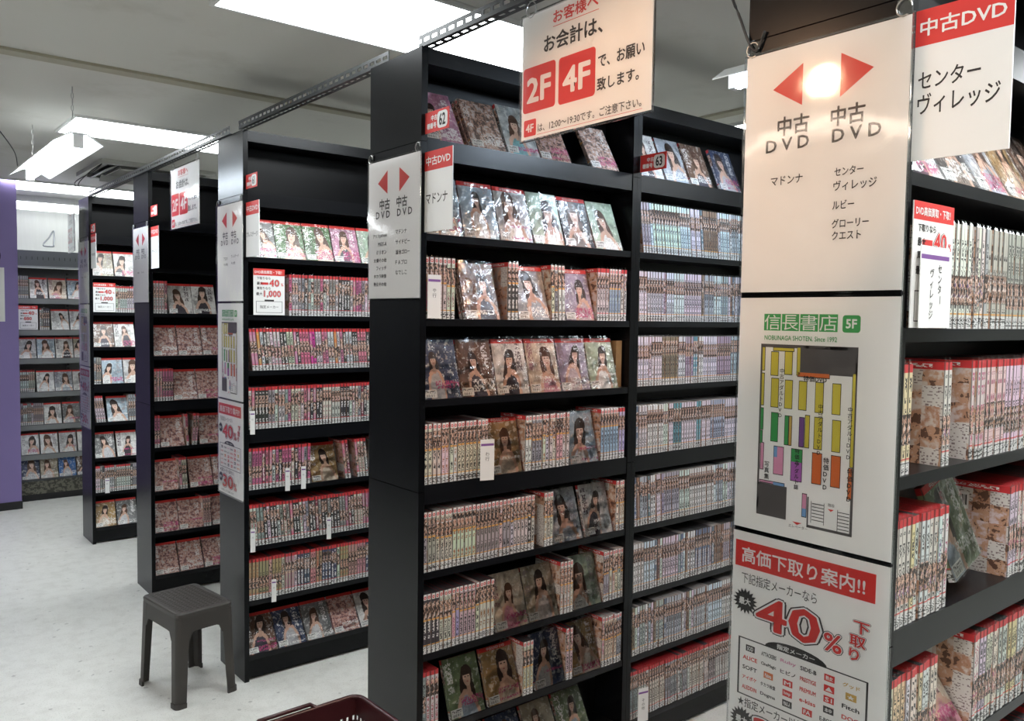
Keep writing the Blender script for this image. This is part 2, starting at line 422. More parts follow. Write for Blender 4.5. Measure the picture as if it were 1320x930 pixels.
# ------------------------------------------------------------------ ceiling lights
def troffer(y0, y1, label, x=.30):
    t = thing('ceiling_light', label, 'ceiling light', Matrix.Translation((x, (y0 + y1) / 2, CEIL)), 'recessed fluorescent ceiling panels')
    hx, hy = .63, (y1 - y0) / 2
    f = MB(); 
    for b in ((-hx, hx, -hy, -hy + .014), (-hx, hx, hy - .014, hy), (-hx, -hx + .014, -hy + .014, hy - .014), (hx - .014, hx, -hy + .014, hy - .014)):
        f.box(b[0], b[1], b[2], b[3], -.014, -.0005)
    part('frame', f, 'white_metal', t)
    part('diffuser', MB().box(-hx + .014, hx - .014, -hy + .014, hy - .014, -.009, -.001), 'troffer', t)
troffer(.235, .77, 'large bright ceiling panel light above the near middle bay')
troffer(2.79, 3.29, 'bright ceiling panel light behind the small hanging floor notice')
troffer(5.45, 6.0, 'farthest ceiling panel light near the white back wall')
troffer(-2.2, -1.67, 'ceiling panel light above the rack nearest the camera')
for yy, q in ((5.45, 'by the purple wall'), (-2.2, 'behind the camera')): troffer(yy, yy + .53, f'added fill panel light over the left side of the shop, {q}', -2.6)  # unseen panels added for more fill light in the shop
for yy, q in ((.235, 'nearer'), (2.79, 'middle'), (-2.2, 'nearest')): troffer(yy, yy + .53, f'added fill panel light over the far right part of the racks, {q}', 2.95)  # out-of-view panels added to brighten the whole room

def pendant(M, length, width, label, mat, ends=True):
    """reflector fixture hung by chains: long axis = local Y"""
    t = thing('pendant_light', label, 'pendant light', M)
    hw, hl = width / 2, length / 2
    p = MB()
    prof = [(-hw, -.004), (-hw * .32, .038), (hw * .32, .038), (hw, -.004), (hw, 0), (hw * .34, .044), (-hw * .34, .044), (-hw, 0)]
    Mr = Matrix.Rotation(R(90), 4, 'X')
    p.prism(prof, -hl, hl, M=Mr)
    part('reflector', p, 'white_metal', t)
    part('lamp_holder', MB().box(-.02, .02, -hl + .005, -hl + .03, -.02, .036).box(-.02, .02, hl - .03, hl - .005, -.02, .036), 'white_metal', t)
    smooth(part('tube', MB().tube([(0, -hl + .03, -.005), (0, hl - .03, -.005)], .0165, 12), mat, t))
    top = CEIL - M.translation.z
    for yy in (-hl + .12, hl - .12):
        c = MB(); n = max(2, int((top - .05) / .026))
        for k in range(n):
            z = .05 + k * (top - .05) / n; a = k % 2
            pts = [((.005 * math.cos(q)) * (1 - a), yy + (.005 * math.cos(q)) * a, z + .013 + .015 * math.sin(q)) for q in [i * math.pi / 4 for i in range(8)]]
            c.tube(pts, .0012, 5, closed=True)
        part('chain', c, 'wire', t, kind='stuff')
pendant(Matrix.Translation((-.45, 2.72, 2.33)), 1.25, .20, 'cool white pendant light hung on chains at the upper left', 'tube')
pendant(Matrix.Translation((1.085, -.87, 2.385)), 1.25, .20, 'pendant light half hidden behind the large direction sign', 'tube_near')
pendant(Matrix.Translation((.30, 5.95, 2.44)) @ Matrix.Rotation(R(90), 4, 'Z'), 1.25, .12, 'thin tube light hung in front of the white back wall', 'tube_far')
MT['fill_aisle'] = glow('added_fill_warm_white', (1.0, .80, .64), 8.0)  # this and the next two glow in fill lamps added out of view
MT['fill_behind'] = glow('added_fill_white', (1.0, .84, .70), 60.0)
MT['fill_left'] = glow('added_fill_daylight', (.95, .97, 1.0), 110.0)
pendant(Matrix.Translation((-2.4, 1.55, 2.42)), 1.25, .20, 'added daylight fill light farther left over the main aisle', 'fill_left')  # unseen lamp added to brighten the posters on the rack ends
pendant(Matrix.Translation((-1.7, -.55, 2.26)), 1.25, .20, 'added warm white fill light over the main aisle beside the camera', 'fill_aisle')  # added out of view to lift the sheets facing the aisle
pendant(Matrix.Translation((-1.7, -2.7, 2.40)), 1.25, .20, 'added warm white fill light over the main aisle behind the camera', 'fill_behind')  # unseen, added for more light on the rack ends
def spot(loc, aim, power, label, cone=80., rad=.045):
    d = (Vector(aim) - Vector(loc)).normalized(); M = Matrix.Translation(loc) @ d.to_track_quat('-Z', 'Y').to_matrix().to_4x4()
    t = thing('spotlight', label, 'spotlight', M)
    b = MB(); n = 20; pr = [(.058, -.01), (.058, .09), (.03, .12), (0.001, .12)]
    for i in range(len(pr) - 1):
        for k in range(n):
            a0, a1 = 2 * math.pi * k / n, 2 * math.pi * (k + 1) / n; (r0, z0), (r1, z1) = pr[i], pr[i + 1]
            b.quad([(r0 * math.cos(a0), r0 * math.sin(a0), z0), (r0 * math.cos(a1), r0 * math.sin(a1), z0), (r1 * math.cos(a1), r1 * math.sin(a1), z1), (r1 * math.cos(a0), r1 * math.sin(a0), z1)])
    part('can', b, 'white_metal', t)
    top = M.inverted() @ Vector((loc[0], loc[1], CEIL)); part('stem', MB().tube([(0, 0, .12), top], .007, 8), 'white_metal', t)
    L = bpy.data.lights.new('lamp', 'SPOT'); L.energy = power; L.color = (1., .60, .36); L.spot_size = R(cone); L.spot_blend = .6; L.shadow_soft_size = rad
    o = bpy.data.objects.new('lamp', L); COL.objects.link(o); o.parent = t
spot((-.92, -.72, 2.25), (0, -.85, 1.70), 10, 'warm spotlight aimed at the end of the right-hand rack')
spot((.55, -.80, 2.40), (.55, -.10, .3), 16, 'warm spotlight above the aisle in front of the near middle bay', 95)

# air-conditioning cassette
t = thing('ceiling_vent', 'dusty square air conditioning cassette in the ceiling beyond the panel light', 'air vent', Matrix.Translation((.46, 4.42, CEIL)))
f = MB(); s = .38
for b in ((-s, s, -s, -s + .05), (-s, s, s - .05, s), (-s, -s + .05, -s + .05, s - .05), (s - .05, s, -s + .05, s - .05)): f.box(*b, -.03, -.0005)
part('frame', f, 'vent', t)
for k in range(4):
    M = Matrix.Rotation(k * math.pi / 2, 4, 'Z') @ Matrix.Translation((0, -s + .095, -.032)) @ Matrix.Rotation(R(28), 4, 'X')
    part('flap', MB().box(-.24, .24, -.04, .04, -.004, .004, M=M), 'vent', t)
g = MB()
for k in range(15): g.box(-.22, .22, -.21 + k * .03, -.20 + k * .03, -.022, -.008)
for k in range(5): g.box(-.22 + k * .108, -.212 + k * .108, -.21, .22, -.024, -.02)
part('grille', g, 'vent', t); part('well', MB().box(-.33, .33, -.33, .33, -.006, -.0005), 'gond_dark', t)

# ------------------------------------------------------------------ racks
LIP = [2.09, 1.82, 1.575, 1.34, 1.09, .83, .585, .35, .11]
DEP = .29
BAYW = .898
ROWS = {'A': (-.0166, -1.389), 'B': (0., 0.), 'C': (.0199, 1.390), 'D': (.0199, 2.753), 'E': (.0007, 4.0585)}
def bay(row, k, label, cat='bookcase'):
    x, y = ROWS[row]; x += k * BAYW
    t = thing('media_rack', label, cat, Matrix.Translation((x, y, 0)), 'black double-sided media racks')
    W = BAYW - .001; T = .021
    for sx in (0, W - T):
        for z0, z1 in ((0, 1.0695), (1.0715, 2.0785), (2.0805, H)):
            part('side_panel', MB().box(sx, sx + T, 0, DEP, z0, z1), 'black', t)
    for i, z in enumerate(LIP):
        th = .058 if z in (2.09, 1.09) else .021
        part('shelf', MB().box(T, W - T, .003, DEP - .003, z - th, z), 'black_edge', t)
    part('top_panel', MB().box(T, W - T, .002, DEP - .002, H - .045, H - .001), 'black_edge', t)
    part('back_panel', MB().box(T, W - T, .139, .151, .05, H - .045), 'black_back', t)
    part('plinth', MB().box(T, W - T, .012, DEP - .012, 0.012, .089), 'black', t)
    return t
for q, yy in (('nearest the camera', -.40), ('second from the camera', .96), ('third from the camera', 2.33), ('fourth from the camera', 3.70), ('fifth from the camera', 5.06)):
    ROWS['L'] = (-3.1, yy); bay('L', 0, f'black media rack across the main aisle, {q}'); bay('L', -1, f'black media rack bay against the left wall, {q}')
bay('A', 0, 'black media rack at the right with floor map on its end')
bay('A', 1, 'black media rack joined behind the rightmost bay')
bay('B', 0, 'black media rack near middle bay, front bay of its row')
bay('B', 1, 'black media rack far middle bay, second bay of its row')
bay('B', 2, 'black media rack bay hidden behind the big direction sign')
bay('C', 0, 'black media rack whose end stands behind the brown stool')
bay('C', 1, 'black media rack bay hidden behind the end of the near middle bay')
bay('D', 0, 'black media rack, second from the back wall shelving')
bay('E', 0, 'farthest black media rack, nearest the back wall shelving')

# ------------------------------------------------------------------ discs
DH, DW, DT = .178, .130, .0142
def case_geo(mb, ca, cb, sd, M=None, flap=True):
    at = (ca, cb, sd); c = .0014; a, b, h = DT, DW, DH
    prof = [(c, 0), (a - c, 0), (a, c), (a, b), (0, b), (0, c)]
    P = [Vector((x, y, z)) for z in (0, h) for x, y in prof]
    F = [Vector((.0005, .0006, h)), Vector((a - .0005, .0006, h)), Vector((a * .72, .003, h + .007)), Vector((a * .3, .002, h + .0085))]
    if M: P = [M @ p for p in P]; F = [M @ p for p in F]
    V = lambda *i: [P[j] for j in i]
    mb.quad(V(0, 1, 7, 6), 0, [(0, 0), (1, 0), (1, 1), (0, 1)], at)
    mb.quad(V(1, 2, 8, 7), 0, [(.99, 0), (1, 0), (1, 1), (.99, 1)], at)
    mb.quad(V(5, 0, 6, 11), 0, [(0, 0), (.01, 0), (.01, 1), (0, 1)], at)
    mb.quad(V(2, 3, 9, 8), 1, [(0, 0), (1, 0), (1, 1), (0, 1)], at)
    mb.quad(V(4, 5, 11, 10), 2, [(0, 0), (1, 0), (1, 1), (0, 1)], at)
    mb.quad(V(3, 4, 10, 9), 3, None, at)
    mb.quad(V(*range(6, 12)), 3, None, at); mb.quad(V(5, 4, 3, 2, 1, 0), 3, None, at)
    if flap: mb.quad(F, 4, None, at)
CM = ['spine', 'cover', 'back', 'edge', 'bagfilm']
ORD = {}
def ordinal(n):
    a = ['', 'first', 'second', 'third', 'fourth', 'fifth', 'sixth', 'seventh', 'eighth', 'ninth', 'tenth', 'eleventh', 'twelfth', 'thirteenth', 'fourteenth', 'fifteenth', 'sixteenth', 'seventeenth', 'eighteenth', 'nineteenth']
    if n < 20: return a[n]
    t = ['', '', 'twent', 'thirt', 'fort', 'fift', 'sixt', 'sevent'][n // 10]
    return t + 'ieth' if n % 10 == 0 else t + 'y-' + a[n % 10]
SHELF = ['top', 'second', 'third', 'fourth', 'fifth', 'sixth', 'seventh', 'eighth', 'bottom']
BAYN = {'A0': 'right-hand rack', 'B0': 'near middle bay', 'B1': 'far middle bay', 'C0': 'rack behind the stool',
        'D0': 'second rack from back wall', 'E0': 'farthest black rack', 'G0': 'grey wall shelving'}
# spine colours: (name, ca, cb, top style, picture start)
def P(name, ca, cb, st, ph, wt=1): return (name, ca, cb, st, ph, wt)
PAL = {
 'B': [P('white', (.66, .62, .58), (.5, .2, .1), .5, .60, 5), P('cream', (.62, .56, .46), (.55, .3, .1), .5, .58, 4), P('black', (.04, .035, .04), (.5, .45, .4), .5, .62, 2),
       P('pale pink', (.66, .45, .47), (.6, .15, .3), .5, .60, 2), P('lilac', (.42, .38, .55), (.2, .15, .4), .5, .62, 1), P('dark red', (.26, .04, .06), (.6, .4, .2), .5, .64, 1), P('grey', (.36, .35, .35), (.15, .12, .12), .5, .6, 2)],
 'Bw': [P('white', (.68, .63, .58), (.5, .2, .1), .5, .60, 6), P('black-banded white', (.60, .55, .50), (.05, .04, .04), .5, .62, 2)],
 'Bu': [P('pink', (.52, .14, .26), (.7, .5, .5), .5, .60, 2), P('white', (.62, .60, .60), (.4, .1, .2), .5, .6, 3), P('grey', (.36, .35, .36), (.1, .1, .1), .5, .60, 2)],
 'Bb': [P('blue-grey', (.34, .38, .52), (.12, .15, .35), .5, .66, 3), P('pale lilac', (.55, .52, .62), (.2, .15, .4), .0, .6, 2), P('white', (.64, .63, .64), (.3, .1, .3), .0, .6, 2)],
 '63': [P('white', (.66, .68, .72), (.15, .16, .28), 1., .58, 9), P('silver', (.42, .45, .50), (.08, .09, .16), 1., .60, 4), P('slate', (.14, .17, .24), (.5, .5, .55), 1., .62, 2),
        P('teal', (.10, .28, .32), (.6, .6, .6), 1., .6, 1), P('lilac', (.38, .33, .44), (.2, .08, .2), 1., .6, 1), P('brown', (.24, .16, .12), (.5, .4, .3), 1., .6, 1)],
 '63r': [P('white', (.56, .54, .52), (.35, .3, .3), .0, .62, 5), P('grey', (.34, .34, .33), (.12, .12, .12), .0, .6, 4), P('dark', (.10, .10, .10), (.4, .4, .4), .0, .6, 1)],
 'C': [P('white', (.58, .57, .55), (.5, .08, .15), 0., .55, 5), P('grey', (.30, .30, .30), (.1, .1, .1), 0., .3, 3), P('black', (.035, .035, .035), (.5, .48, .45), 0., .55, 3),
       P('pink', (.50, .16, .26), (.7, .6, .6), 0., .3, 2), P('maroon', (.20, .04, .07), (.6, .4, .4), 0., .5, 1)],
 'Cp': [P('white', (.60, .58, .56), (.6, .1, .2), 0., .3, 4), P('pink', (.60, .20, .32), (.7, .6, .6), 0., .45, 3), P('black', (.04, .04, .04), (.6, .5, .4), 0., .3, 3), P('orange', (.55, .22, .06), (.7, .6, .3), 0., .3, 1), P('magenta', (.55, .05, .30), (.7, .6, .6), 0., .3, 1)],
 'Cd': [P('tan', (.36, .26, .16), (.6, .2, .1), 0., .3, 3), P('pink', (.48, .26, .26), (.6, .5, .4), 0., .5, 2), P('navy', (.06, .07, .13), (.4, .4, .5), 0., .55, 3), P('white', (.55, .54, .52), (.1, .1, .1), 0., .5, 3)],
 'A': [P('white', (.66, .64, .62), (.25, .12, .35), 0., .22, 6), P('white and pink', (.64, .60, .60), (.60, .12, .25), 0., .26, 3), P('pale yellow', (.64, .58, .34), (.6, .2, .1), 0., .24, 1)],
 'A2': [P('white', (.68, .66, .64), (.25, .12, .35), 1., .24, 6), P('white and orange', (.66, .60, .54), (.66, .3, .05), 1., .26, 2), P('grey', (.40, .38, .38), (.2, .1, .1), 1., .24, 2)],
 'D': [P('pale pink', (.50, .30, .30), (.6, .1, .2), 0., .5, 3), P('pink', (.46, .16, .22), (.6, .5, .5), 0., .3, 3), P('white', (.5, .46, .44), (.5, .1, .1), 0., .5, 2)],
 'E': [P('white', (.56, .55, .53), (.1, .1, .1), 0., .55, 4), P('grey', (.3, .3, .31), (.1, .1, .1), 1., .5, 3), P('black', (.05, .05, .06), (.5, .5, .5), 1., .5, 1)],
}
# covers: name -> ca (ground), cb (clothes), style (0 portrait, 1 collage)
CV = {'pale blue': ((.42, .52, .60), (.72, .70, .68), 0), 'pale grey': ((.58, .58, .58), (.80, .78, .76), 0), 'mint': ((.46, .58, .46), (.76, .78, .72), 0),
      'black': ((.03, .028, .03), (.20, .15, .12), 0), 'pale green': ((.46, .55, .42), (.78, .78, .76), 0), 'aqua': ((.52, .55, .55), (.22, .48, .52), 0),
      'brown': ((.16, .09, .06), (.06, .05, .07), 0), 'white': ((.74, .72, .70), (.05, .04, .05), 0), 'silver': ((.42, .44, .48), (.40, .44, .50), 0),
      'lilac': ((.40, .34, .46), (.55, .45, .48), 0), 'leaf green': ((.07, .16, .05), (.62, .55, .48), 0), 'pink': ((.52, .26, .38), (.12, .12, .14), 0),
      'dark green': ((.05, .08, .05), (.62, .62, .62), 0), 'dark collage': ((.12, .08, .08), (.5, .3, .3), 1), 'pink collage': ((.46, .22, .24), (.55, .45, .42), 1),
      'busy collage': ((.30, .22, .20), (.6, .56, .55), 1), 'red collage': ((.45, .08, .10), (.6, .5, .45), 1), 'gold': ((.40, .26, .12), (.62, .52, .42), 0),
      'garden': ((.20, .26, .14), (.34, .40, .48), 0), 'beach': ((.46, .40, .30), (.66, .60, .58), 0), 'bright blue': ((.05, .16, .42), (.5, .52, .55), 0),
      'cream': ((.70, .60, .48), (.62, .30, .36), 0), 'overexposed white': ((.78, .78, .78), (.7, .7, .7), 0), 'grey street': ((.22, .22, .22), (.60, .60, .62), 0), 'navy': ((.05, .07, .14), (.5, .5, .52), 0)}
ALLCASES = []   # (dist, M, mesh key, info)
STYLE = {}
FACES = []
def seg_spines(row, k, sh, x0, x1, pal, lean=0., tops=None, z=None, y=None, side=1, fade=0., dep=0.):
    """a block of cases standing spine out between x0 and x1 (rack coordinates)"""
    rx, ry = ROWS[row] if row != 'G' else (0, GY)
    zz = LIP[sh] if z is None else z; yy = (ry + .004) if y is None else y
    x = x0; P_ = PAL[pal]; wts = [p[5] for p in P_]; run = 0
    xx = [];
    while x + DT / max(.6, math.cos(R(lean))) <= x1 + .002:
        if run <= 0:
            cur = random.choices(P_, wts)[0]; run = random.choice([1, 1, 2, 3, 4, 6]) if row != 'C' else random.choice([1, 1, 1, 2, 3])
            sid = (pal, cur[0], random.randint(0, 15))
            if sid not in STYLE:
                j = lambda c: tuple(max(.01, min(.8, v * random.uniform(.85, 1.12))) for v in c)
                STYLE[sid] = (j(cur[1]), j(cur[2]), (random.random(), cur[3], cur[4] + random.uniform(-.04, .04)))
        run -= 1
        a = R(lean * (1 - fade * (x - x0) / max(.01, x1 - x0))) + R(random.uniform(-.5, .5))
        # negative lean: top towards -X ; pivot at the low corner
        hh = DT * math.sin(abs(a))
        M = Matrix.Translation((rx + x, yy + random.uniform(0, .004), zz + hh * (1 if a > 0 else 0) + .0005)) @ Matrix.Rotation(a, 4, 'Y')
        xx.append((M, sid)); x += (DT + random.uniform(.0003, .0009)) / math.cos(a)
    key = (row, k, sh)
    for M, sid in xx:
        ORD[key] = ORD.get(key, 0) + 1
        ALLCASES.append(dict(M=M, sid=sid, key=key, n=ORD[key]))
FORD = {}
def face(row, k, sh, x, cv, dy=.062, stack=1, band=True, roll=0., z=None, y=None, detail=True, seed=None):
    rx, ry = ROWS[row] if row != 'G' else (0, GY)
    zz = LIP[sh] if z is None else z; yy = (ry + .008) if y is None else y
    key = (row, k, sh); FORD[key] = FORD.get(key, 0) + 1
    FACES.append(dict(x=rx + x, y=yy, z=zz, cv=cv, dy=dy, stack=stack, band=band, roll=roll, key=key, n=FORD[key], detail=detail, seed=random.random() if seed is None else seed))
# --- the near middle bay
s, f = seg_spines, face
f('B', 0, 0, .0225, 'pink', .085, 1, False); f('B', 0, 0, .185, 'busy collage', .085, 3, False); f('B', 0, 0, .322, 'aqua', .075, 2, False); f('B', 0, 0, .458, 'dark collage', .085, 1, False); f('B', 0, 0, .684, 'busy collage', .088, 1, False)
for i, (c, b, st) in enumerate((('pale blue', 0, 1), ('pale blue', 1, 1), ('pale grey', 1, 1), ('mint', 0, 2), ('black', 1, 2), ('pale green', 0, 1))): f('B', 0, 1, .0225 + i * .1375, c, .045 + .004 * i, st, bool(b))
s('B', 0, 2, .0225, .126, 'Bu'); f('B', 0, 2, .168, 'brown', .05, 2, False); s('B', 0, 2, .325, .371, 'B'); f('B', 0, 2, .374, 'silver', .05, 1, True); s('B', 0, 2, .511, .573, 'B', -2); f('B', 0, 2, .578, 'lilac', .05, 1, True); s('B', 0, 2, .715, .874, 'Bb')
for i, (c, b, st) in enumerate((('navy', 0, 1), ('brown', 0, 1), ('white', 1, 1), ('cream', 1, 2), ('lilac', 1, 2), ('pale green', 1, 2))): f('B', 0, 3, .0225 + i * .1355, c, .045, st, bool(b))
s('B', 0, 4, .0225, .262, 'Bw'); f('B', 0, 4, .266, 'gold', .04, 1, True); s('B', 0, 4, .405, .606, 'B'); f('B', 0, 4, .610, 'pale blue', .045, 1, False); s('B', 0, 4, .747, .876, 'Bb')
s('B', 0, 5, .0225, .457, 'B'); s('B', 0, 5, .490, .538, 'B'); f('B', 0, 5, .541, 'silver', .055, 2, False); f('B', 0, 5, .688, 'white', .05, 1, False); s('B', 0, 5, .832, .876, 'B')
s('B', 0, 6, .0225, .298, 'B'); f('B', 0, 6, .302, 'cream', .055, 1, False); f('B', 0, 6, .436, 'beach', .055, 1, False); s('B', 0, 6, .570, .636, 'B'); f('B', 0, 6, .638, 'pale green', .05, 1, False); s('B', 0, 6, .774, .876, 'B')
s('B', 0, 7, .0225, .084, 'C'); f('B', 0, 7, .130, 'garden', .06, 1, False); f('B', 0, 7, .275, 'gold', .06, 1, True); s('B', 0, 7, .410, .466, 'B'); f('B', 0, 7, .470, 'navy', .05, 1, False); s('B', 0, 7, .602, .636, 'B'); f('B', 0, 7, .638, 'gold', .05, 1, False); s('B', 0, 7, .772, .876, 'B')
for i, c in enumerate(('busy collage', 'white', 'navy', 'beach', 'garden')): f('B', 0, 8, .03 + i * .145, c, .085, 1, False)
# --- bay 63
f('B', 1, 0, .922, 'white', .07, 1, False); f('B', 1, 0, 1.062, 'silver', .07, 2, False); f('B', 1, 0, 1.205, 'brown', .07, 2, False); f('B', 1, 0, 1.385, 'navy', .07, 1, False); f('B', 1, 0, 1.525, 'beach', .07, 1, False)
for sh, ln, pl in ((1, -8, '63'), (2, -2, '63'), (3, -1, '63'), (4, -1, '63'), (5, -3, '63'), (6, -1, '63'), (7, -1, '63'), (8, -2, '63r')): s('B', 1, sh, .922 + (.022 if ln < -5 else .006 * (ln < 0)), 1.77, pl, ln, fade=.4)
# --- rack C
for i, c in enumerate(('grey street', 'leaf green', 'leaf green', 'pink', 'mint', 'gold')): f('C', 0, 1, (.0225, .155, .289, .424, .559, .694)[i], c, .065)
s('C', 0, 2, .203, .874, 'C'); s('C', 0, 3, .042, .874, 'Cp', -6, fade=.6); s('C', 0, 4, .0225, .874, 'C')
s('C', 0, 5, .0225, .309, 'C'); f('C', 0, 5, .314, 'gold', .06); s('C', 0, 5, .478, .510, 'C', -7); s('C', 0, 5, .540, .600, 'C', -6); s('C', 0, 5, .625, .874, 'C')
s('C', 0, 6, .036, .874, 'C', -4, fade=.5); s('C', 0, 7, .0225, .874, 'Cd')
for i, c in enumerate(('brown', 'navy', 'grey street', 'pink collage', 'white', 'brown')): f('C', 0, 8, .0225 + i * .1355, c, .10)
# --- rack D
s('D', 0, 2, .0225, .104, 'D'); f('D', 0, 2, .108, 'white', .06); f('D', 0, 2, .24, 'white', .06)
for i in range(3): f('D', 0, 3, .0225 + i * .1355, 'pink collage', .06)
s('D', 0, 4, .0225, .125, 'D'); f('D', 0, 4, .129, 'pink collage', .06); f('D', 0, 4, .264, 'pink collage', .06)
s('D', 0, 5, .0225, .054, 'D'); f('D', 0, 5, .057, 'pink collage', .06); s('D', 0, 5, .196, .212, 'D', -3); s('D', 0, 5, .225, .256, 'D', 4); f('D', 0, 5, .27, 'pink collage', .06)
f('D', 0, 6, .0225, 'pink collage', .06); s('D', 0, 6, .158, .208, 'D', -3); f('D', 0, 6, .215, 'pink collage', .06); f('D', 0, 6, .35, 'pink collage', .06)
f('D', 0, 7, .0225, 'pink collage', .06); f('D', 0, 7, .156, 'pink collage', .06); s('D', 0, 7, .290, .335, 'D', -3); f('D', 0, 7, .34, 'pink collage', .06)
for i in range(3): f('D', 0, 8, .0225 + i * .137, 'pink collage', .08)
# --- rack E
f('E', 0, 1, .0225, 'beach', .06); f('E', 0, 1, .16, 'white', .06)
s('E', 0, 2, .162, .40, 'E'); f('E', 0, 3, .0225, 'brown', .06); f('E', 0, 3, .157, 'white', .06)
s('E', 0, 4, .0225, .072, 'E', 0); f('E', 0, 4, .077, 'pale blue', .05); f('E', 0, 4, .213, 'pale grey', .05)
s('E', 0, 5, .034, .10, 'E', -7); f('E', 0, 5, .106, 'pale blue', .06); s('E', 0, 5, .24, .30, 'E', -2)
f('E', 0, 6, .0225, 'grey street', .06); f('E', 0, 6, .164, 'white', .06); s('E', 0, 7, .0225, .40, 'E'); f('E', 0, 8, .0225, 'gold', .06); f('E', 0, 8, .16, 'grey street', .06)
# --- rack A
for i, c in enumerate(('white', 'black', 'silver', 'gold', 'brown', 'garden')): f('A', 0, 1, (.0225, .157, .292, .424, .558, .692)[i], c, .085, 1, False)
s('A', 0, 2, .172, .874, 'A2'); s('A', 0, 3, .0225, .067, 'A'); s('A', 0, 3, .180, .212, 'A', 0); s('A', 0, 3, .292, .874, 'A')
s('A', 0, 4, .0225, .112, 'A'); s('A', 0, 4, .118, .228, 'A'); f('A', 0, 4, .262, 'garden', .05, 1, True, roll=-14); s('A', 0, 4, .485, .874, 'A')
s('A', 0, 5, .0225, .198, 'A'); f('A', 0, 5, .207, 'cream', .10, 1, False); s('A', 0, 5, .345, .874, 'A'); s('A', 0, 6, .0225, .36, 'A'); s('A', 0, 6, .40, .874, 'A')
s('A', 0, 7, .0225, .874, 'A')
# --- wall shelving at the back
GY = 5.74
GZ = [1.68, 1.42, 1.185, .908, .635, .388, .18]
def gf(i, x, c, st=0): face('G', 0, i, x, c, .055, 1, True, z=GZ[i], y=GY + .01, detail=False)
def gs(i, x0, x1): seg_spines('G', 0, i, x0, x1, 'E', z=GZ[i], y=GY + .004)
gs(0, -.17, -.09); gf(0, -.085, 'white'); gf(0, .055, 'cream'); gf(0, .195, 'pale blue'); gf(0, .33, 'white')
gs(1, -.02, .065); gf(1, .07, 'overexposed white'); gf(1, .21, 'overexposed white'); gf(1, .35, 'white')
for i, c in enumerate(('pale grey', 'pale blue', 'white', 'beach', 'white')): gf(2, -.175 + i * .137, c)
gs(3, -.18, -.05); gf(3, -.045, 'overexposed white'); gf(3, .09, 'silver'); gf(3, .226, 'white')
gs(4, -.18, .0); gf(4, .005, 'overexposed white'); gf(4, .145, 'grey street'); gf(4, .285, 'white')
for i, c in enumerate(('overexposed white', 'overexposed white', 'pale grey', 'white')): gf(5, -.165 + i * .14, c)
for i, c in enumerate(('navy', 'beach', 'bright blue', 'brown')): gf(6, -.165 + i * .137, c)

LIM = {'A': .60, 'B': 1.46, 'C': .63, 'D': .40, 'E': .28, 'G': .28}
def vis(c):
    p = c['M'].translation; row, k, sh = c['key']
    if p.x > LIM[row]: return False
    d = p + Vector((0, 0, DH * .5)) - CAM_P; z = d.dot(CAM_F); f_ = cd.lens * 1320 / 36
    px = 660 + f_ * d.dot(CAM_R) / z; py = 465 - f_ * d.dot(CAM_U) / z
    return -10 < px < 1325 and -40 < py < 985
cand = sorted([c for c in ALLCASES if vis(c)], key=lambda c: (c['M'].translation - CAM_P).length)
IND = cand[:300]; ids = set(id(c) for c in IND)
MESH = {}
def case_mesh(sid):
    if sid not in MESH:
        mb = MB(); case_geo(mb, *STYLE[sid]); MESH[sid] = mb.mesh('used_dvd_case', CM)
    return MESH[sid]
for c in IND:
    row, k, sh = c['key']; bn = BAYN[row + str(k)]; col = c['sid'][1]
    o = link('dvd_case', case_mesh(c['sid'])); o.matrix_world = c['M']
    tag(o, f"{col} spine-out DVD case, {ordinal(c['n'])} from left, {SHELF[sh]} shelf, {bn}", 'dvd case', f'spine-out DVD cases on the {SHELF[sh]} shelf, {bn}')
mb = MB()
for c in ALLCASES:
    if id(c) not in ids: case_geo(mb, *STYLE[c['sid']], M=c['M'])
o = link('dvd_cases', mb.mesh('dvd_cases', CM)); o['kind'] = 'stuff'
tag(o, 'smaller-looking spine-out DVD cases filling the farther black racks and wall shelving', 'dvd cases')

# price tag and band meshes shared
def flat(w, h, t_=.0006, x=0., z=0., y=0., mat='paper', uv=True):
    b = MB(); b.box(x, x + w, y - t_, y, z, z + h); return b.mesh('print', [mat])
_pt = flat(.042, .024, x=.004, z=.004, y=-.0003, mat='pricetag')
_band = flat(DW - .001, .0135, x=.0005, z=DH - .0135, y=-.0002, mat='red')
def _sleeve():
    b = MB(); nx, nz = 6, 8; rnd = random.Random(3)
    g = [[Vector((-.002 + i * (DW + .004) / nx, -.0035 - (rnd.random() * .003 if 0 < i < nx else 0) , .0 + j * (DH + .008) / nz)) for i in range(nx + 1)] for j in range(nz + 1)]
    for j in range(nz):
        for i in range(nx): b.quad([g[j][i], g[j][i + 1], g[j + 1][i + 1], g[j + 1][i]])
    m = b.mesh('sleeve', ['bagfilm'])
    return m
_slv = _sleeve()
_bt = text_mesh('中古/USED DVD', .0105, 'CENTER', .015)
_bt.materials.append(MT['white'])
FM = {}
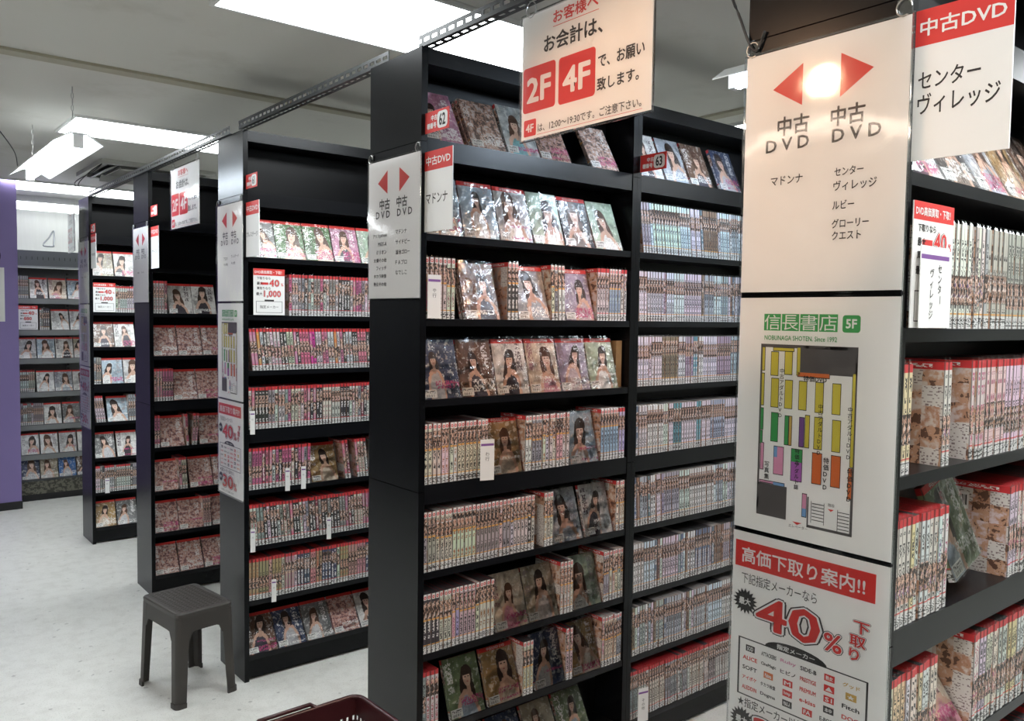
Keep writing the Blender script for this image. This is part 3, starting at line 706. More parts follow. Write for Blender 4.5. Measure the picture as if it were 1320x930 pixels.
for c in FACES:
    row, k, sh = c['key']; bn = BAYN[row + str(k)]
    if c['x'] > LIM[row] + .05 : continue
    ang = math.asin(min(.95, c['dy'] / DH))
    ca, cb, st = CV[c['cv']]
    # local frame: x right, y into the shelf, z up the leaning case ; base of the case front at origin
    Mf = Matrix.Translation((c['x'], c['y'], c['z'] + .001)) @ Matrix.Rotation(-ang, 4, 'X') @ Matrix.Rotation(R(c['roll']), 4, 'Y')
    if c['roll']: Mf = Matrix.Translation((0, 0, .033)) @ Mf
    fk = (c['cv'], int(c['seed'] * 1000))
    b = MB(); sdv = (c['seed'], .6 if st else .0, .6)
    case_geo(b, ca, cb, sdv, M=Matrix.Rotation(R(-90), 4, 'Z') @ Matrix.Translation((-DT, 0, 0)) , flap=False)
    lab = f"face-out DVD with {c['cv']} cover, {ordinal(c['n'])} from left, {SHELF[sh]} shelf, {bn}"
    grp = f'face-out DVDs on the {SHELF[sh]} shelf, {bn}'
    # the stack: cases behind are things of their own
    for q in range(c['stack']):
        M = Mf @ Matrix.Translation((.0, q * (DT + .0008) , q * .0))
        if q: M = M @ Matrix.Translation((-.003 * q, 0, 0))
        if q == 0:
            root = thing('face_out_dvd', lab, 'dvd case', Mf, grp)
            part('case', b, CM, root)
            o = link('price_label', _pt, root)
            if c['band']:
                bo = link('red_band', _band, root); bo['label'] = 'red strip along the top'
                if c['detail'] and row in 'AB':
                    tx = link('lettering', _bt, bo, Matrix.Translation((DW / 2, -.0012, DH - .0108)) @ Matrix.Rotation(R(90), 4, 'X'))
            if c['detail'] and row in 'ABC': link('plastic_sleeve', _slv, root)
        else:
            o = link('dvd_case', b.mesh('used_dvd_case', CM)); o.matrix_world = M
            tag(o, f"case {['', 'directly', 'two places'][q]} behind the {ordinal(c['n'])} face-out DVD, {SHELF[sh]} shelf, {bn}", 'dvd case', grp)

# ------------------------------------------------------------------ signs
def frameX(x, y, z):
    """sheet frame on a plane X = const seen from -X: local x -> -Y, local y -> +Z, local z -> -X"""
    return Matrix(((0, 0, -1, x), (-1, 0, 0, y), (0, 1, 0, z), (0, 0, 0, 1)))
def frameY(x, y, z, rz=0.):
    return Matrix.Translation((x, y, z)) @ Matrix.Rotation(rz, 4, 'Z') @ Matrix.Rotation(R(90), 4, 'X')
class Sheet:
    def __init__(s, name, label, M, w, h, paper='paper', film=True, th=.0006, margin=.004, group=None, wave=.0015):
        s.t = thing(name, label, 'sign', M, group); s.w, s.h = w, h
        part('paper_sheet' if film else 'board', MB().box(0, w, 0, h, -th, 0), paper, s.t)
        if film:
            b = MB(); n, m = 10, 12; a, e = -margin, margin; ph = random.random() * 6
            def P3(i, j):
                u = i / n; v = j / m
                return Vector((a + u * (w + 2 * e), a + v * (h + 2 * e), .0024 + wave + wave * math.sin(2.2 * math.pi * v + ph + u) * math.sin(math.pi * u)))
            for j in range(m):
                for i in range(n): b.quad([P3(i, j), P3(i + 1, j), P3(i + 1, j + 1), P3(i, j + 1)])
            me = b.mesh('plastic_sleeve', ['film']); bm = bmesh.new(); bm.from_mesh(me); bmesh.ops.remove_doubles(bm, verts=bm.verts, dist=1e-5); bm.to_mesh(me); bm.free()
            smooth(link('plastic_sleeve', me, s.t))
            fr = MB()
            for q in ((a, a + .0025, a, h + e), (w + e - .0025, w + e, a, h + e), (a + .0025, w + e - .0025, a, a + .0025), (a + .0025, w + e - .0025, h + e - .0025, h + e)): fr.box(q[0], q[1], q[2], q[3], -.001, .0012)
            part('sleeve_edge', fr, 'acrylic', s.t)
    def rect(s, x, y, w, h, mat, name='printed_block', r=0., z=.0002):
        if r:
            pts = []
            for cx_, cy_, a0 in ((x + w - r, y + r, -90), (x + w - r, y + h - r, 0), (x + r, y + h - r, 90), (x + r, y + r, 180)):
                pts += [(cx_ + r * math.cos(R(a0 + k * 18)), cy_ + r * math.sin(R(a0 + k * 18))) for k in range(6)]
        else: pts = [(x, y), (x + w, y), (x + w, y + h), (x, y + h)]
        return s.poly(pts, mat, name, z)
    def poly(s, pts, mat, name='printed_block', z=.0002):
        b = MB(); b.prism(pts, z - .0001, z); return part(name, b, mat, s.t)
    def text(s, body, x, y, size, mat='ink', align='LEFT', bold=0., sx=1., z=.0005, rot=0., space=1.):
        me = text_mesh(body, size, align, bold, sx, space=space).copy(); me.materials.append(MT[mat])
        return link('lettering', me, s.t, Matrix.Translation((x, y, z)) @ Matrix.Rotation(rot, 4, 'Z'))
    def fit(s, body, u0, v0, u1, v1, mat='ink', bold=0., z=.0005, outline=0.):
        base = text_mesh(body, 1., 'LEFT', bold)
        co = np.empty(len(base.vertices) * 3, 'f'); base.vertices.foreach_get('co', co); xs = (float(co[0::3].min()), float(co[0::3].max())); ys = (float(co[1::3].min()), float(co[1::3].max()))
        sx = (u1 - u0) * s.w / (max(xs) - min(xs)); sy = (v1 - v0) * s.h / (max(ys) - min(ys))
        T = Matrix.Translation((u0 * s.w - min(xs) * sx, v0 * s.h - min(ys) * sy, z)) @ Matrix.Diagonal((sx, sy, 1, 1))
        layers = [(bold, mat)]
        if outline: layers = [(bold + outline, 'ink'), (bold + outline * .55, 'white'), (bold, mat)]
        for i, (bd, m_) in enumerate(layers):
            me = text_mesh(body, 1., 'LEFT', bd).copy(); me.transform(T @ Matrix.Translation((0, 0, i * .0003))); me.materials.append(MT[m_]); o = link('lettering', me, s.t)
        return o
    def vtext(s, body, x, y, size, mat='ink', pitch=1.05, bold=0.):
        for i, ch in enumerate(body):
            rot = 0.
            if ch in 'ー～': s.text(ch, x + size * .36, y - i * size * pitch + size * .85, size, mat, 'LEFT', bold, rot=R(-90))
            else: s.text(ch, x, y - i * size * pitch, size, mat, 'CENTER' if 0 else 'LEFT', bold, rot=rot)

SW, SH_ = .292, .415
def hooks(t, w, h, mat='wire'):
    for x in (.012, w - .012):
        b = MB(); b.tube([(x + .012 * math.cos(a), h + .012 + .013 * math.sin(a), .002) for a in [R(k * 30) for k in range(11)]], .0012, 6)
        part('hook', b, mat, t)
        part('clip', MB().box(x - .012, x + .012, h - .002, h + .026, -.002, -.001), 'acrylic', t)
def direction_sign(row, left, right, desc):
    x, y = ROWS[row]
    s_ = Sheet('direction_sign', desc, frameX(x - .004, y + DEP - .001, 1.635), SW, SH_, group='white direction signs on the rack ends', wave=.004 if row == 'C' else .0018)
    w, h = SW, SH_; hooks(s_.t, w, h)
    s_.poly([(w * .187, h * .841), (w * .381, h * .755), (w * .381, h * .923)], 'red', 'arrow')
    s_.poly([(w * .804, h * .841), (w * .614, h * .924), (w * .614, h * .755)], 'red', 'arrow')
    for x0, x1, x2 in ((.225, .432, .150), (.563, .766, .575)):
        s_.fit('中古', x0, .643, x1, .722, 'ink', .022); s_.fit('D V D', x2, .582, x2 + .284, .634, 'ink', .02)
    for lst, al in ((left, 'R'), (right, 'L')):
        for tx, vc, hh, ux, uw in lst: s_.fit(tx, ux - (uw if al == 'R' else 0), vc - hh / 2, ux + (0 if al == 'R' else uw), vc + hh / 2, 'ink', .012)
    return s_
direction_sign('A', [('マドンナ', .461, .036, .401, .21)], [('センター', .466, .034, .597, .17), ('ヴィレッジ', .411, .040, .594, .25), ('ルビー', .337, .034, .592, .128), ('グローリー', .264, .036, .592, .215), ('クエスト', .217, .034, .595, .17)],
               'largest direction sign with red arrows, above the floor map at right')
direction_sign('B', [(tx, .455 - i * .0585, .030, .37, len(tx) * .052 if i > 1 else .28 - i * .11) for i, tx in enumerate(('アリスJAPAN', 'MAX-A', 'ミリオン', '女優その他', 'フィッチ', 'タカラ映像', '熟女その他'))],
               [(tx, .472 - i * .072, .032, .55, .21 if i == 0 else len(tx) * .054) for i, tx in enumerate(('マドンナ', 'サイドビー', '溜池ゴロー', 'ＦＡプロ', 'なでしこ'))], 'direction sign with red arrows on the end of the middle rack')
direction_sign('C', [('アロマ', .44, .03, .42, .16), ('その他', .38, .03, .42, .16)], [('プレステージ', .46, .03, .56, .3), ('その他', .39, .03, .56, .16)], 'glare-covered direction sign on the rack end behind the stool')
direction_sign('D', [('その他', .40, .03, .40, .13)], [('ケース', .40, .03, .56, .15)], 'narrow-looking direction sign on the second rack from the back wall')
direction_sign('E', [('その他', .42, .03, .40, .13)], [('アイドル', .42, .03, .56, .2)], 'direction sign on the farthest black rack')

def floor_map(row, desc):
    x, y = ROWS[row]
    s_ = Sheet('floor_map', desc, frameX(x - .004, y + DEP - .001, 1.21), SW, SH_, group='floor map posters', wave=.002)
    w, h = SW, SH_
    for i, ch in enumerate('信長書店'):
        s_.rect(w * (.174 + i * .1205), h * .862, w * .113, h * .07, 'green'); s_.fit(ch, .178 + i * .1205, .866, .282 + i * .1205, .928, 'white', .004)
    s_.rect(w * .677, h * .861, w * .105, h * .068, 'green', r=.005); s_.fit('5F', .697, .877, .762, .914, 'white', .03)
    s_.fit('NOBUNAGA SHOTEN. Since 1992', .180, .822, .648, .842, 'green', .012)
    # plan in a 0..1 frame
    ox, oy, mw, mh = w * .158, h * .062, w * .617, h * .743
    def rc(x0, y0, x1, y1, m, z=.0003): s_.rect(ox + x0 * mw, oy + (1 - y1) * mh, (x1 - x0) * mw, (y1 - y0) * mh, m, z=z)
    for q in ((0, 0, .97, .018), (0, 0, .02, .95), (.975, .16, 1, 1), (.98, 0, 1, .17), (0, .80, .33, .985), (.42, 0, 1, .155), (.55, .985, 1, 1), (.55, .83, .565, 1)): rc(*q, 'mapgrey')
    def shelf(x0, y0, x1, y1, m, z=.0004): rc(x0 - .006, y0 - .004, x1 + .006, y1 + .004, 'ink', .00025); rc(x0, y0, x1, y1, m, z)
    Y_ = 'yellow'
    for q in ((.14, .02, .36, .035), (.02, .02, .045, .15), (.12, .045, .195, .175), (.27, .04, .345, .165), (.40, .015, .43, .165), (.02, .17, .045, .35), (.13, .195, .205, .355), (.28, .20, .355, .355), (.43, .20, .505, .355), (.60, .20, .675, .36),
              (.77, .20, .845, .36), (.60, .39, .675, .56), (.78, .395, .855, .56), (.96, .14, .985, .63), (.505, .385, .545, .56)): shelf(*q, Y_)
    shelf(.41, .15, .73, .172, 'orange')
    for q in ((.14, .39, .21, .55), (.29, .40, .325, .56), (.02, .37, .045, .49)): shelf(*q, 'green')
    shelf(.445, .40, .49, .56, 'purple_ink'); shelf(.335, .40, .36, .56, 'gold'); shelf(.02, .50, .04, .57, 'green')
    for q in ((.18, .58, .28, .735), (.03, .57, .06, .72), (.03, .785, .18, .795), (.50, .82, .54, .90)): shelf(*q, 'pink')
    shelf(.18, .58, .215, .64, 'blue', .0005); shelf(.18, .785, .30, .80, 'blue'); shelf(.50, .90, .54, .945, 'blue'); shelf(.37, .58, .48, .65, 'green'); shelf(.37, .65, .48, .755, 'violet')
    for q in ((.59, .585, .68, .75), (.78, .585, .865, .75), (.95, .64, .98, .80)): shelf(*q, 'orange')
    for k in range(6): rc(.60, .86 + k * .018, .72, .864 + k * .018, 'ink'); rc(.86, .88 + k * .018, .97, .884 + k * .018, 'ink')
    for q in ((.59, .85, .595, .97), (.72, .85, .725, .97), (.855, .87, .86, .99)): rc(*q, 'ink')
    s_.poly([(ox + .40 * mw, oy + .015 * mh), (ox + .45 * mw, oy + .0 * mh), (ox + .50 * mw, oy + .015 * mh)], 'red', 'arrow')
    s_.poly([(ox + .76 * mw, oy + .125 * mh), (ox + .79 * mw, oy + .112 * mh), (ox + .82 * mw, oy + .125 * mh)], 'red', 'arrow')
    s_.vtext('中古アダルトDVD', ox + .215 * mw, oy + .84 * mh, .0092, bold=.01); s_.vtext('中古アダルトDVD', ox + .63 * mw, oy + .66 * mh, .0092, bold=.01); s_.vtext('中古アダルトDVD', ox + .92 * mw, oy + .66 * mh, .0092, bold=.01)
    s_.text('特価DVD', ox + .47 * mw, oy + .805 * mh, .0105, bold=.02); s_.vtext('特価DVD', ox + .70 * mw, oy + .37 * mh, .0105, bold=.02); s_.vtext('特価DVD', ox + .935 * mw, oy + .33 * mh, .0105, bold=.02)
    s_.vtext('写真集', ox + .075 * mw, oy + .30 * mh, .0105, bold=.01); s_.vtext('特価本', ox + .405 * mw, oy + .40 * mh, .0092, 'ink', bold=.02); s_.vtext('アダルト誌', ox + .405 * mw, oy + .32 * mh, .0088, 'ink', bold=.02)
    s_.text('エレベーター', ox + .36 * mw, oy - .018 * mh, .0062); s_.text('階段', ox + .76 * mw, oy + .14 * mh, .006)
    return s_
floor_map('A', 'floor plan poster marked 5F at the right, between two signs')
floor_map('C', 'floor plan poster marked 5F on the rack end behind the stool')
floor_map('E', 'floor plan poster on the farthest black rack')

def burst(cx, cy, r0, r1, n):
    return [(cx + (r1 if k % 2 else r0) * math.cos(k * math.pi / n), cy + (r1 if k % 2 else r0) * .92 * math.sin(k * math.pi / n)) for k in range(2 * n)]
def outlined(s_, body, x, y, size, bold, sx, z=.0005, k=1., col='red'):
    s_.text(body, x, y, size, 'ink', bold=bold + .055 * k, sx=sx, z=z, space=1.03)
    s_.text(body, x, y, size, 'white', bold=bold + .03 * k, sx=sx, z=z + .0003, space=1.03)
    s_.text(body, x, y, size, col, bold=bold, sx=sx, z=z + .0006, space=1.03)
def trade_poster(row, desc):
    x, y = ROWS[row]
    s_ = Sheet('trade_in_poster', desc, frameX(x - .004, y + DEP - .001, .787), SW, SH_, group='trade-in price posters', wave=.002)
    w, h = SW, SH_
    s_.rect(w * .018, h * .845, w * .905, h * .115, 'red', 'red_banner')
    s_.fit('高価下取り案内!!', .065, .866, .865, .936, 'white', .018)
    s_.fit('下記指定メーカーなら', .068, .774, .580, .822, 'ink', .006)
    def bst(v): s_.poly(burst(w * .098, h * v, w * .062, w * .088, 18), 'ink', 'starburst', .0006); s_.fit('最大', .055, v - .016, .140, v + .016, 'white', .03, z=.0012)
    bst(.695)
    s_.fit('40', .178, .600, .608, .742, 'red', .02, outline=.055); s_.fit('%', .630, .602, .742, .678, 'red', .02, outline=.06)
    for ch, u0, v0 in (('下', .805, .712), ('取', .785, .655), ('り', .785, .600)): s_.fit(ch, u0, v0, u0 + (.095 if ch != 'り' else .06), v0 + .048, 'red', .025, outline=.06)
    for q in ((.057, .277, .845, .005), (.057, .277, .012, .256), (.890, .277, .012, .256), (.057, .528, .845, .005)): s_.rect(w * q[0], h * q[1], w * q[2], h * q[3], 'ink')
    s_.poly([(w * .452 + w * .205 * math.cos(R(a)), h * .530 + h * .040 * math.sin(R(a))) for a in range(0, 181, 15)], 'ink', 'black_arch', .0003)
    s_.fit('指定メーカー', .33, .536, .58, .558, 'white', .02, z=.0008)
    marks = [['SOD', 'ATTACKERS', 'Ruby', 'SIDE-B', '熟女', 'グッド'], ['ALICE', 'CineMagic', 'ヒビノ', 'PRESTIGE', '▲', '★'], ['SOFT', 'Madonna', 'M', 'PREMIUM', 'S1', 'Fitch'], ['アイポケ', 'タカラ映像', 'hmp', 'e-kiss', '本中', 'DOC'], ['ALEDDIN', 'Dogma', 'MAX-A', 'FA', 'E-BODY', 'OPPAI']]
    cm = ['ink', 'ink', 'pink', 'ink', 'red', 'gold', 'red', 'ink', 'ink', 'red', 'red', 'gold', 'ink', 'orange', 'red', 'red', 'red', 'ink', 'red', 'ink', 'red', 'red', 'ink', 'red', 'red', 'ink', 'ink', 'red', 'ink', 'orange']
    for r_, rw in enumerate(marks):
        for c_, tx in enumerate(rw):
            uc, vc = .145 + c_ * .132, .492 - r_ * .044; m = cm[r_ * 6 + c_]; hw_ = min(.052, .013 * len(tx) + .012)
            if len(tx) <= 2 or (r_, c_) in ((0, 0), (3, 2), (2, 1), (4, 2)): s_.rect(w * (uc - .032), h * (vc - .014), w * .064, h * .028, m, 'maker_mark'); s_.fit(tx, uc - .022, vc - .009, uc + .022, vc + .009, 'white', .02, z=.0008)
            else: s_.fit(tx, uc - hw_, vc - .009, uc + hw_, vc + .009, m, .025)
    s_.fit('★指定メーカー以外なら', .065, .226, .620, .268, 'ink', .008)
    bst(.165)
    s_.fit('30', .178, .068, .608, .205, 'red', .02, outline=.055); s_.fit('%', .630, .07, .742, .145, 'red', .02, outline=.06)
    s_.fit('※状態により変動します', .10, .02, .62, .042, 'ink')
    return s_
trade_poster('A', 'red-bannered 40% trade-in poster under the right-hand floor map')
trade_poster('C', 'red-bannered 40% trade-in poster on the rack end behind the stool')
trade_poster('E', 'red-bannered trade-in poster on the farthest black rack')

# hanging notices on the slotted rails
def hang_notice(y, z, desc, x=.004, rz=0.):
    s_ = Sheet('hanging_notice', desc, Matrix.Translation((x, y, z)) @ Matrix.Rotation(R(rz), 4, 'Z') @ frameX(0, 0, 0), .414, .290, group='floor notices hung from the rails', film=True, margin=.006, wave=.003)
    w, h = .414, .290
    s_.fit('お客様へ', .265, .862, .620, .965, 'red', .02); s_.rect(w * .265, h * .838, w * .358, .0014, 'red')
    s_.fit('お会計は、', .190, .655, .655, .795, 'ink', .022)
    for x0, x1, v0, v1, tx in ((.012, .291, .215, .580, '2F'), (.317, .605, .210, .575, '4F')):
        s_.rect(w * x0, h * v0, w * (x1 - x0), h * (v1 - v0), 'red', 'red_tile', r=.009); s_.fit(tx, x0 + .035, v0 + .075, x1 - .035, v1 - .085, 'white', .03, z=.0008)
    s_.fit('で、お願い', .625, .400, .950, .500, 'ink', .02); s_.fit('致します。', .620, .232, .915, .330, 'ink', .02)
    s_.rect(w * .023, h * .023, w * .108, h * .135, 'red', 'red_tile', r=.004); s_.fit('4F', .042, .055, .112, .122, 'white', .03, z=.0008)
    s_.fit('は、12:00～19:30です。ご注意下さい。', .148, .040, .935, .110, 'ink', .008); s_.rect(w * .141, h * .022, w * .80, .0009, 'red')
    for xx in (.03, w - .03):
        b = MB(); b.tube([(xx + .018 * math.cos(a), h + .014 + .018 * math.sin(a), .0) for a in [R(k * 20) for k in range(18)]], .0011, 6, closed=True)
        part('ring', b, 'wire', s_.t)
hang_notice(-.440, 2.010, 'large hanging floor notice with red tiles 2F and 4F, upper middle')
hang_notice(2.296, 1.995, 'smaller hanging floor notice with glare, above the second rack from back')
hang_notice(4.72, 2.0, 'edge-on hanging notice beyond the farthest black rack', rz=-5.)

# plates and tags at right angles to the rack fronts
def plate(row, k, z, lines, desc, h=.225):
    x, y = ROWS[row]; x += k * BAYW
    s_ = Sheet('name_plate', desc, frameX(x + .012, y - .0015, z), .137, h, 'card', film=False, th=.003, group='red and white maker plates')
    s_.rect(0, h * .76, .137, h * .24, 'red', 'red_banner'); s_.fit('中古DVD', .05, .82, .93, .935, 'white', .018)
    for tx, u0, v0, u1, v1 in lines: s_.fit(tx, u0, v0, u1, v1, 'ink', .01)
plate('B', 0, 1.822, [('マドンナ', .06, .345, .84, .475)], 'red-topped plate beside the direction sign on the near middle bay')
plate('C', 0, 1.818, [('プレステージ', .05, .36, .92, .45)], 'red-topped plate on the rack behind the stool')
plate('D', 0, 1.818, [('ケース', .15, .36, .75, .45)], 'red-topped plate on the second rack from back wall')
plate('E', 0, 1.865, [('その他', .15, .36, .75, .45)], 'red-topped plate on the farthest black rack')
plate('A', 0, 1.832, [('センター', .05, .47, .70, .59), ('ヴィレッジ', .05, .30, .90, .44)], 'large red-topped plate at the top right corner')
def numtag(row, k, num, desc, z=2.098):
    x, y = ROWS[row]; x += k * BAYW
    s_ = Sheet('bay_tag', desc, frameX(x + .012, y - .0015, z), .118, .058, 'red', film=False, th=.0015, group='red bay number tags')
    s_.text('中古', .046, .033, .016, 'white', 'CENTER', .03); s_.text('棚番号', .034, .012, .0165, 'white', 'CENTER', .03, .95)
    s_.rect(.061, .006, .050, .046, 'white', 'number_patch', r=.012); s_.text(num, .086, .014, .044, 'ink', 'CENTER', .03, .72, z=.0006)
numtag('B', 0, '62', 'red tag numbered 62 on the near middle bay'); numtag('B', 1, '63', 'red tag numbered 63 on the far middle bay')
numtag('C', 0, '61', 'red bay tag on the rack behind the stool'); numtag('D', 0, '9', 'red bay tag on the second rack from back wall'); numtag('E', 0, '8', 'red bay tag on the farthest black rack')

def buy_card(M, desc, third='1,000'):
    s_ = Sheet('price_card', desc, M, .138, .196, 'card', film=False, th=.002, group='small red-topped price cards')
    w, h = .138, .196
    s_.rect(0, h * .855, w, h * .145, 'red', 'red_banner'); s_.text('DVD高価買取・下取！', w / 2, h * .897, .0148, 'white', 'CENTER', .02, .86)
    s_.text('下取りなら', w * .10, h * .77, .0125, 'ink', bold=.02); outlined(s_, '40', w * .50, h * .625, .040, .02, 1.1, k=.8); s_.text('最大', w * .10, h * .655, .014, 'ink', bold=.02); s_.text('%', w * .87, h * .635, .017, 'red', bold=.02)
    s_.rect(w * .22, h * .655, w * .25, h * .05, 'red')
    s_.text('買取りなら', w * .10, h * .555, .0125, 'ink', bold=.02); outlined(s_, third, w * .28, h * .40, .036, .02, 1.0, k=.8); s_.text('最大', w * .08, h * .43, .014, 'ink', bold=.02)
    for q in ((.08, .05, .84, .008), (.08, .29, .84, .008), (.08, .05, .012, .245), (.91, .05, .012, .245)): s_.rect(w * q[0], h * q[1], w * q[2], h * q[3], 'ink')
    s_.rect(w * .35, h * .30, w * .3, h * .035, 'ink'); s_.text('指定メーカー', w / 2, h * .15, .014, 'ink', 'CENTER', .01)
buy_card(frameY(-.005, -1.399, 1.577, 0), 'price card in the rack right of the direction sign')
buy_card(frameY(.062, 1.386, 1.577), 'price card in the rack behind the stool')
buy_card(frameY(.022, 4.054, 1.577), 'price card in the farthest black rack')
buy_card(frameY(-.172, 5.735, 1.422), 'price card in the grey wall shelving', '880')

def divider(x, y, z, txt, desc, rz=0., w=.046, h=.126, base='card'):
    s_ = Sheet('divider_card', desc, frameY(x, y, z, rz), w, h, base, film=False, th=.0012, group='white index divider cards')
    s_.rect(0.002, h * .84, w - .004, h * .055, 'purple_ink', 'purple_stripe')
    s_.vtext(txt, w * .5 - min(.007, w * .2), h * .60, min(.014, w * .4))
    return s_
divider(.0235, -.004, 1.577, 'や行', 'white divider card at left end of third shelf, near middle bay')
divider(.212, -.014, 1.085, 'わ行', 'white divider card jutting from fifth shelf, near middle bay', R(-14))
divider(.945, -.016, .105, 'その他', 'white divider card on bottom shelf, far middle bay', R(-12))
dv = divider(.006, -1.407, 1.577, '', 'beige divider card in front of the right-hand price card', R(2), .108, .128)
dv.vtext('センター', .064, .088, .0155, bold=.01); dv.vtext('ヴィレッジ', .034, .080, .0155, bold=.01)
for (x, sh, q) in ((.022, 4, 'leftmost on the fifth shelf'), (.178, 5, 'left on the sixth shelf'), (.252, 5, 'right on the sixth shelf'), (.022, 6, 'leftmost on the seventh shelf'), (.375, 6, 'right on the seventh shelf'), (.115, 7, 'on the eighth shelf')):
    divider(ROWS['C'][0] + x, 1.377, LIP[sh] - .018, '行', f'small white divider card {q}, rack behind the stool', R(-16), .020, .100)
divider(.078, 4.045, .345, '行', 'tiny white divider card on eighth shelf, farthest black rack', R(-10), .028, .10)

# brown bagged case at the end of the fourth shelf
t = thing('bagged_package', 'brown bagged package at right end of the fourth shelf, the near middle bay', 'package', Matrix.Translation((.840, .03, LIP[3])))
b = MB(); b.box(0, .028, 0, .095, .0, .165); part('package_body', b, 'bag', t)

# ------------------------------------------------------------------ slotted rails
def rail(x, ya, yb, z, desc, w=.034, th=.0022, pitch=.04):
    """ya = far end, yb = near end"""
    L = ya - yb; t = thing('slotted_rail', desc, 'rail', Matrix.Translation((x, yb, z)), 'slotted steel rails across the rack tops')
    n = int(L / pitch); v = MB(); h_ = MB()
    for b, ver in ((v, 1), (h_, 0)):
        def bx(y0, y1, a0, a1):
            if ver: b.box(0, th, y0, y1, a0, a1)
            else: b.box(a0 if a0 > 0 else th, a1, y0, y1, 0, th)
        bx(0, L, 0, w * .36); bx(0, L, w * .68, w)
        for k in range(n + 1):
            y = k * pitch; bx(max(0, y - .0065), min(L, y + .0065), w * .36, w * .68)
    part('upright_flange', v, 'steel', t); part('lower_flange', h_, 'steel', t)
rail(.008, .03, -1.39, H + .001, 'slotted steel rail from the middle rack toward the camera')
rail(.010, 1.41, .20, H + .001, 'slotted steel rail between the near middle bay and the rack behind')
rail(.012, 4.10, 1.52, H + .001, 'longest slotted steel rail running to the farthest rack')

def cable(pts, r, label, cat='cable', mat='cable'):
    P_ = [Vector(p) for p in pts]; out = []
    for i in range(len(P_) - 1):
        a, b, c, d_ = P_[max(0, i - 1)], P_[i], P_[i + 1], P_[min(len(P_) - 1, i + 2)]
        for k in range(6):
            u = k / 6; out.append(.5 * ((2 * b) + (c - a) * u + (2 * a - 5 * b + 4 * c - d_) * u * u + (3 * b - a - 3 * c + d_) * u ** 3))
    out.append(P_[-1])
    return tag(smooth(part('cable', MB().tube(out, r, 6), mat, None)), label, cat)
cable([(-.035, -1.085, 2.352), (-.02, -1.05, 2.22), (-.022, -1.085, 2.12), (-.022, -1.115, 2.06), (-.022, -1.135, 2.09)], .0028, 'black cable drooping to the top corner of the largest sign')
cable([(.02, -.86, 2.42), (.015, -1.0, 2.30), (.01, -1.06, 2.25), (.0, -1.10, 2.37)], .003, 'black cable looping behind the right-hand rack top')
cable([(-.03, -.95, 2.42), (-.022, -1.06, 2.30), (-.02, -1.09, 2.24), (.0, -1.10, 2.36)], .002, 'thin black cable beside the upper right rack end')
cable([(-.02, 4.10, 2.35), (-.05, 4.2, 2.44), (.02, 4.0, 2.50), (.05, 3.9, 2.54), (.0, 4.05, 2.49), (-.04, 4.15, 2.42), (.01, 4.06, 2.36)], .003, 'bundle of black cable on top of the farthest rack')
cable([(-.52, 3.25, 2.37), (-.53, 3.3, 2.46), (-.60, 3.4, 2.60)], .0025, 'thin cable rising from the left pendant light')

# ------------------------------------------------------------------ wall shelving
t = thing('wall_shelving', 'grey steel wall shelving with speckled kick panel at the back', 'shelving', Matrix.Translation((0, GY, 0)))
gx0, gx1 = -.199, .85
part('kick_panel', MB().box(gx0, gx1, .0, .02, .055, .165), 'stone', t); part('plinth', MB().box(gx0, gx1, .012, .42, 0, .054), 'baseboard', t)
part('back_panel', MB().box(gx0, gx1, .30, .31, .18, 1.94), 'gond', t)
for i, z in enumerate(GZ):
    part('shelf', MB().box(gx0, gx1, 0, .30, z - (.018 if i == 6 else .022), z), 'gond_dark', t)
    if i < 6: part('price_rail', MB().box(gx0, gx1, -.004, -.0005, z - .045, z - .004), 'gond', t)
part('header_panel', MB().box(gx0, gx1, .0, .31, 1.945, 2.07), 'gond_dark', t)
b = MB()
for k in range(24): b.box(-.19 + k * .04, -.186 + k * .04, -.0015, -.0002, 1.995, 2.02)
part('perforation', b, 'slot', t, kind='stuff'); part('header_lip', MB().box(gx0, gx1, -.012, -.001, 1.93, 1.944), 'gond', t)
u = part('upright', MB().box(.225, .255, .285, .299, .19, 1.93), 'gond', t); b = MB()
for k in range(50): b.box(.233, .238, .283, .2848, .22 + k * .034, .238 + k * .034); b.box(.243, .248, .283, .2848, .22 + k * .034, .238 + k * .034)
part('slot', b, 'slot', u, kind='stuff')
cable([(.12, 5.9, 2.12), (.05, 5.95, 2.13), (.10, 5.98, 2.20), (.14, 6.0, 2.26), (.12, 5.9, 2.12)], .006, 'grey wire bracket before the white back wall', 'bracket', 'gond_dark')

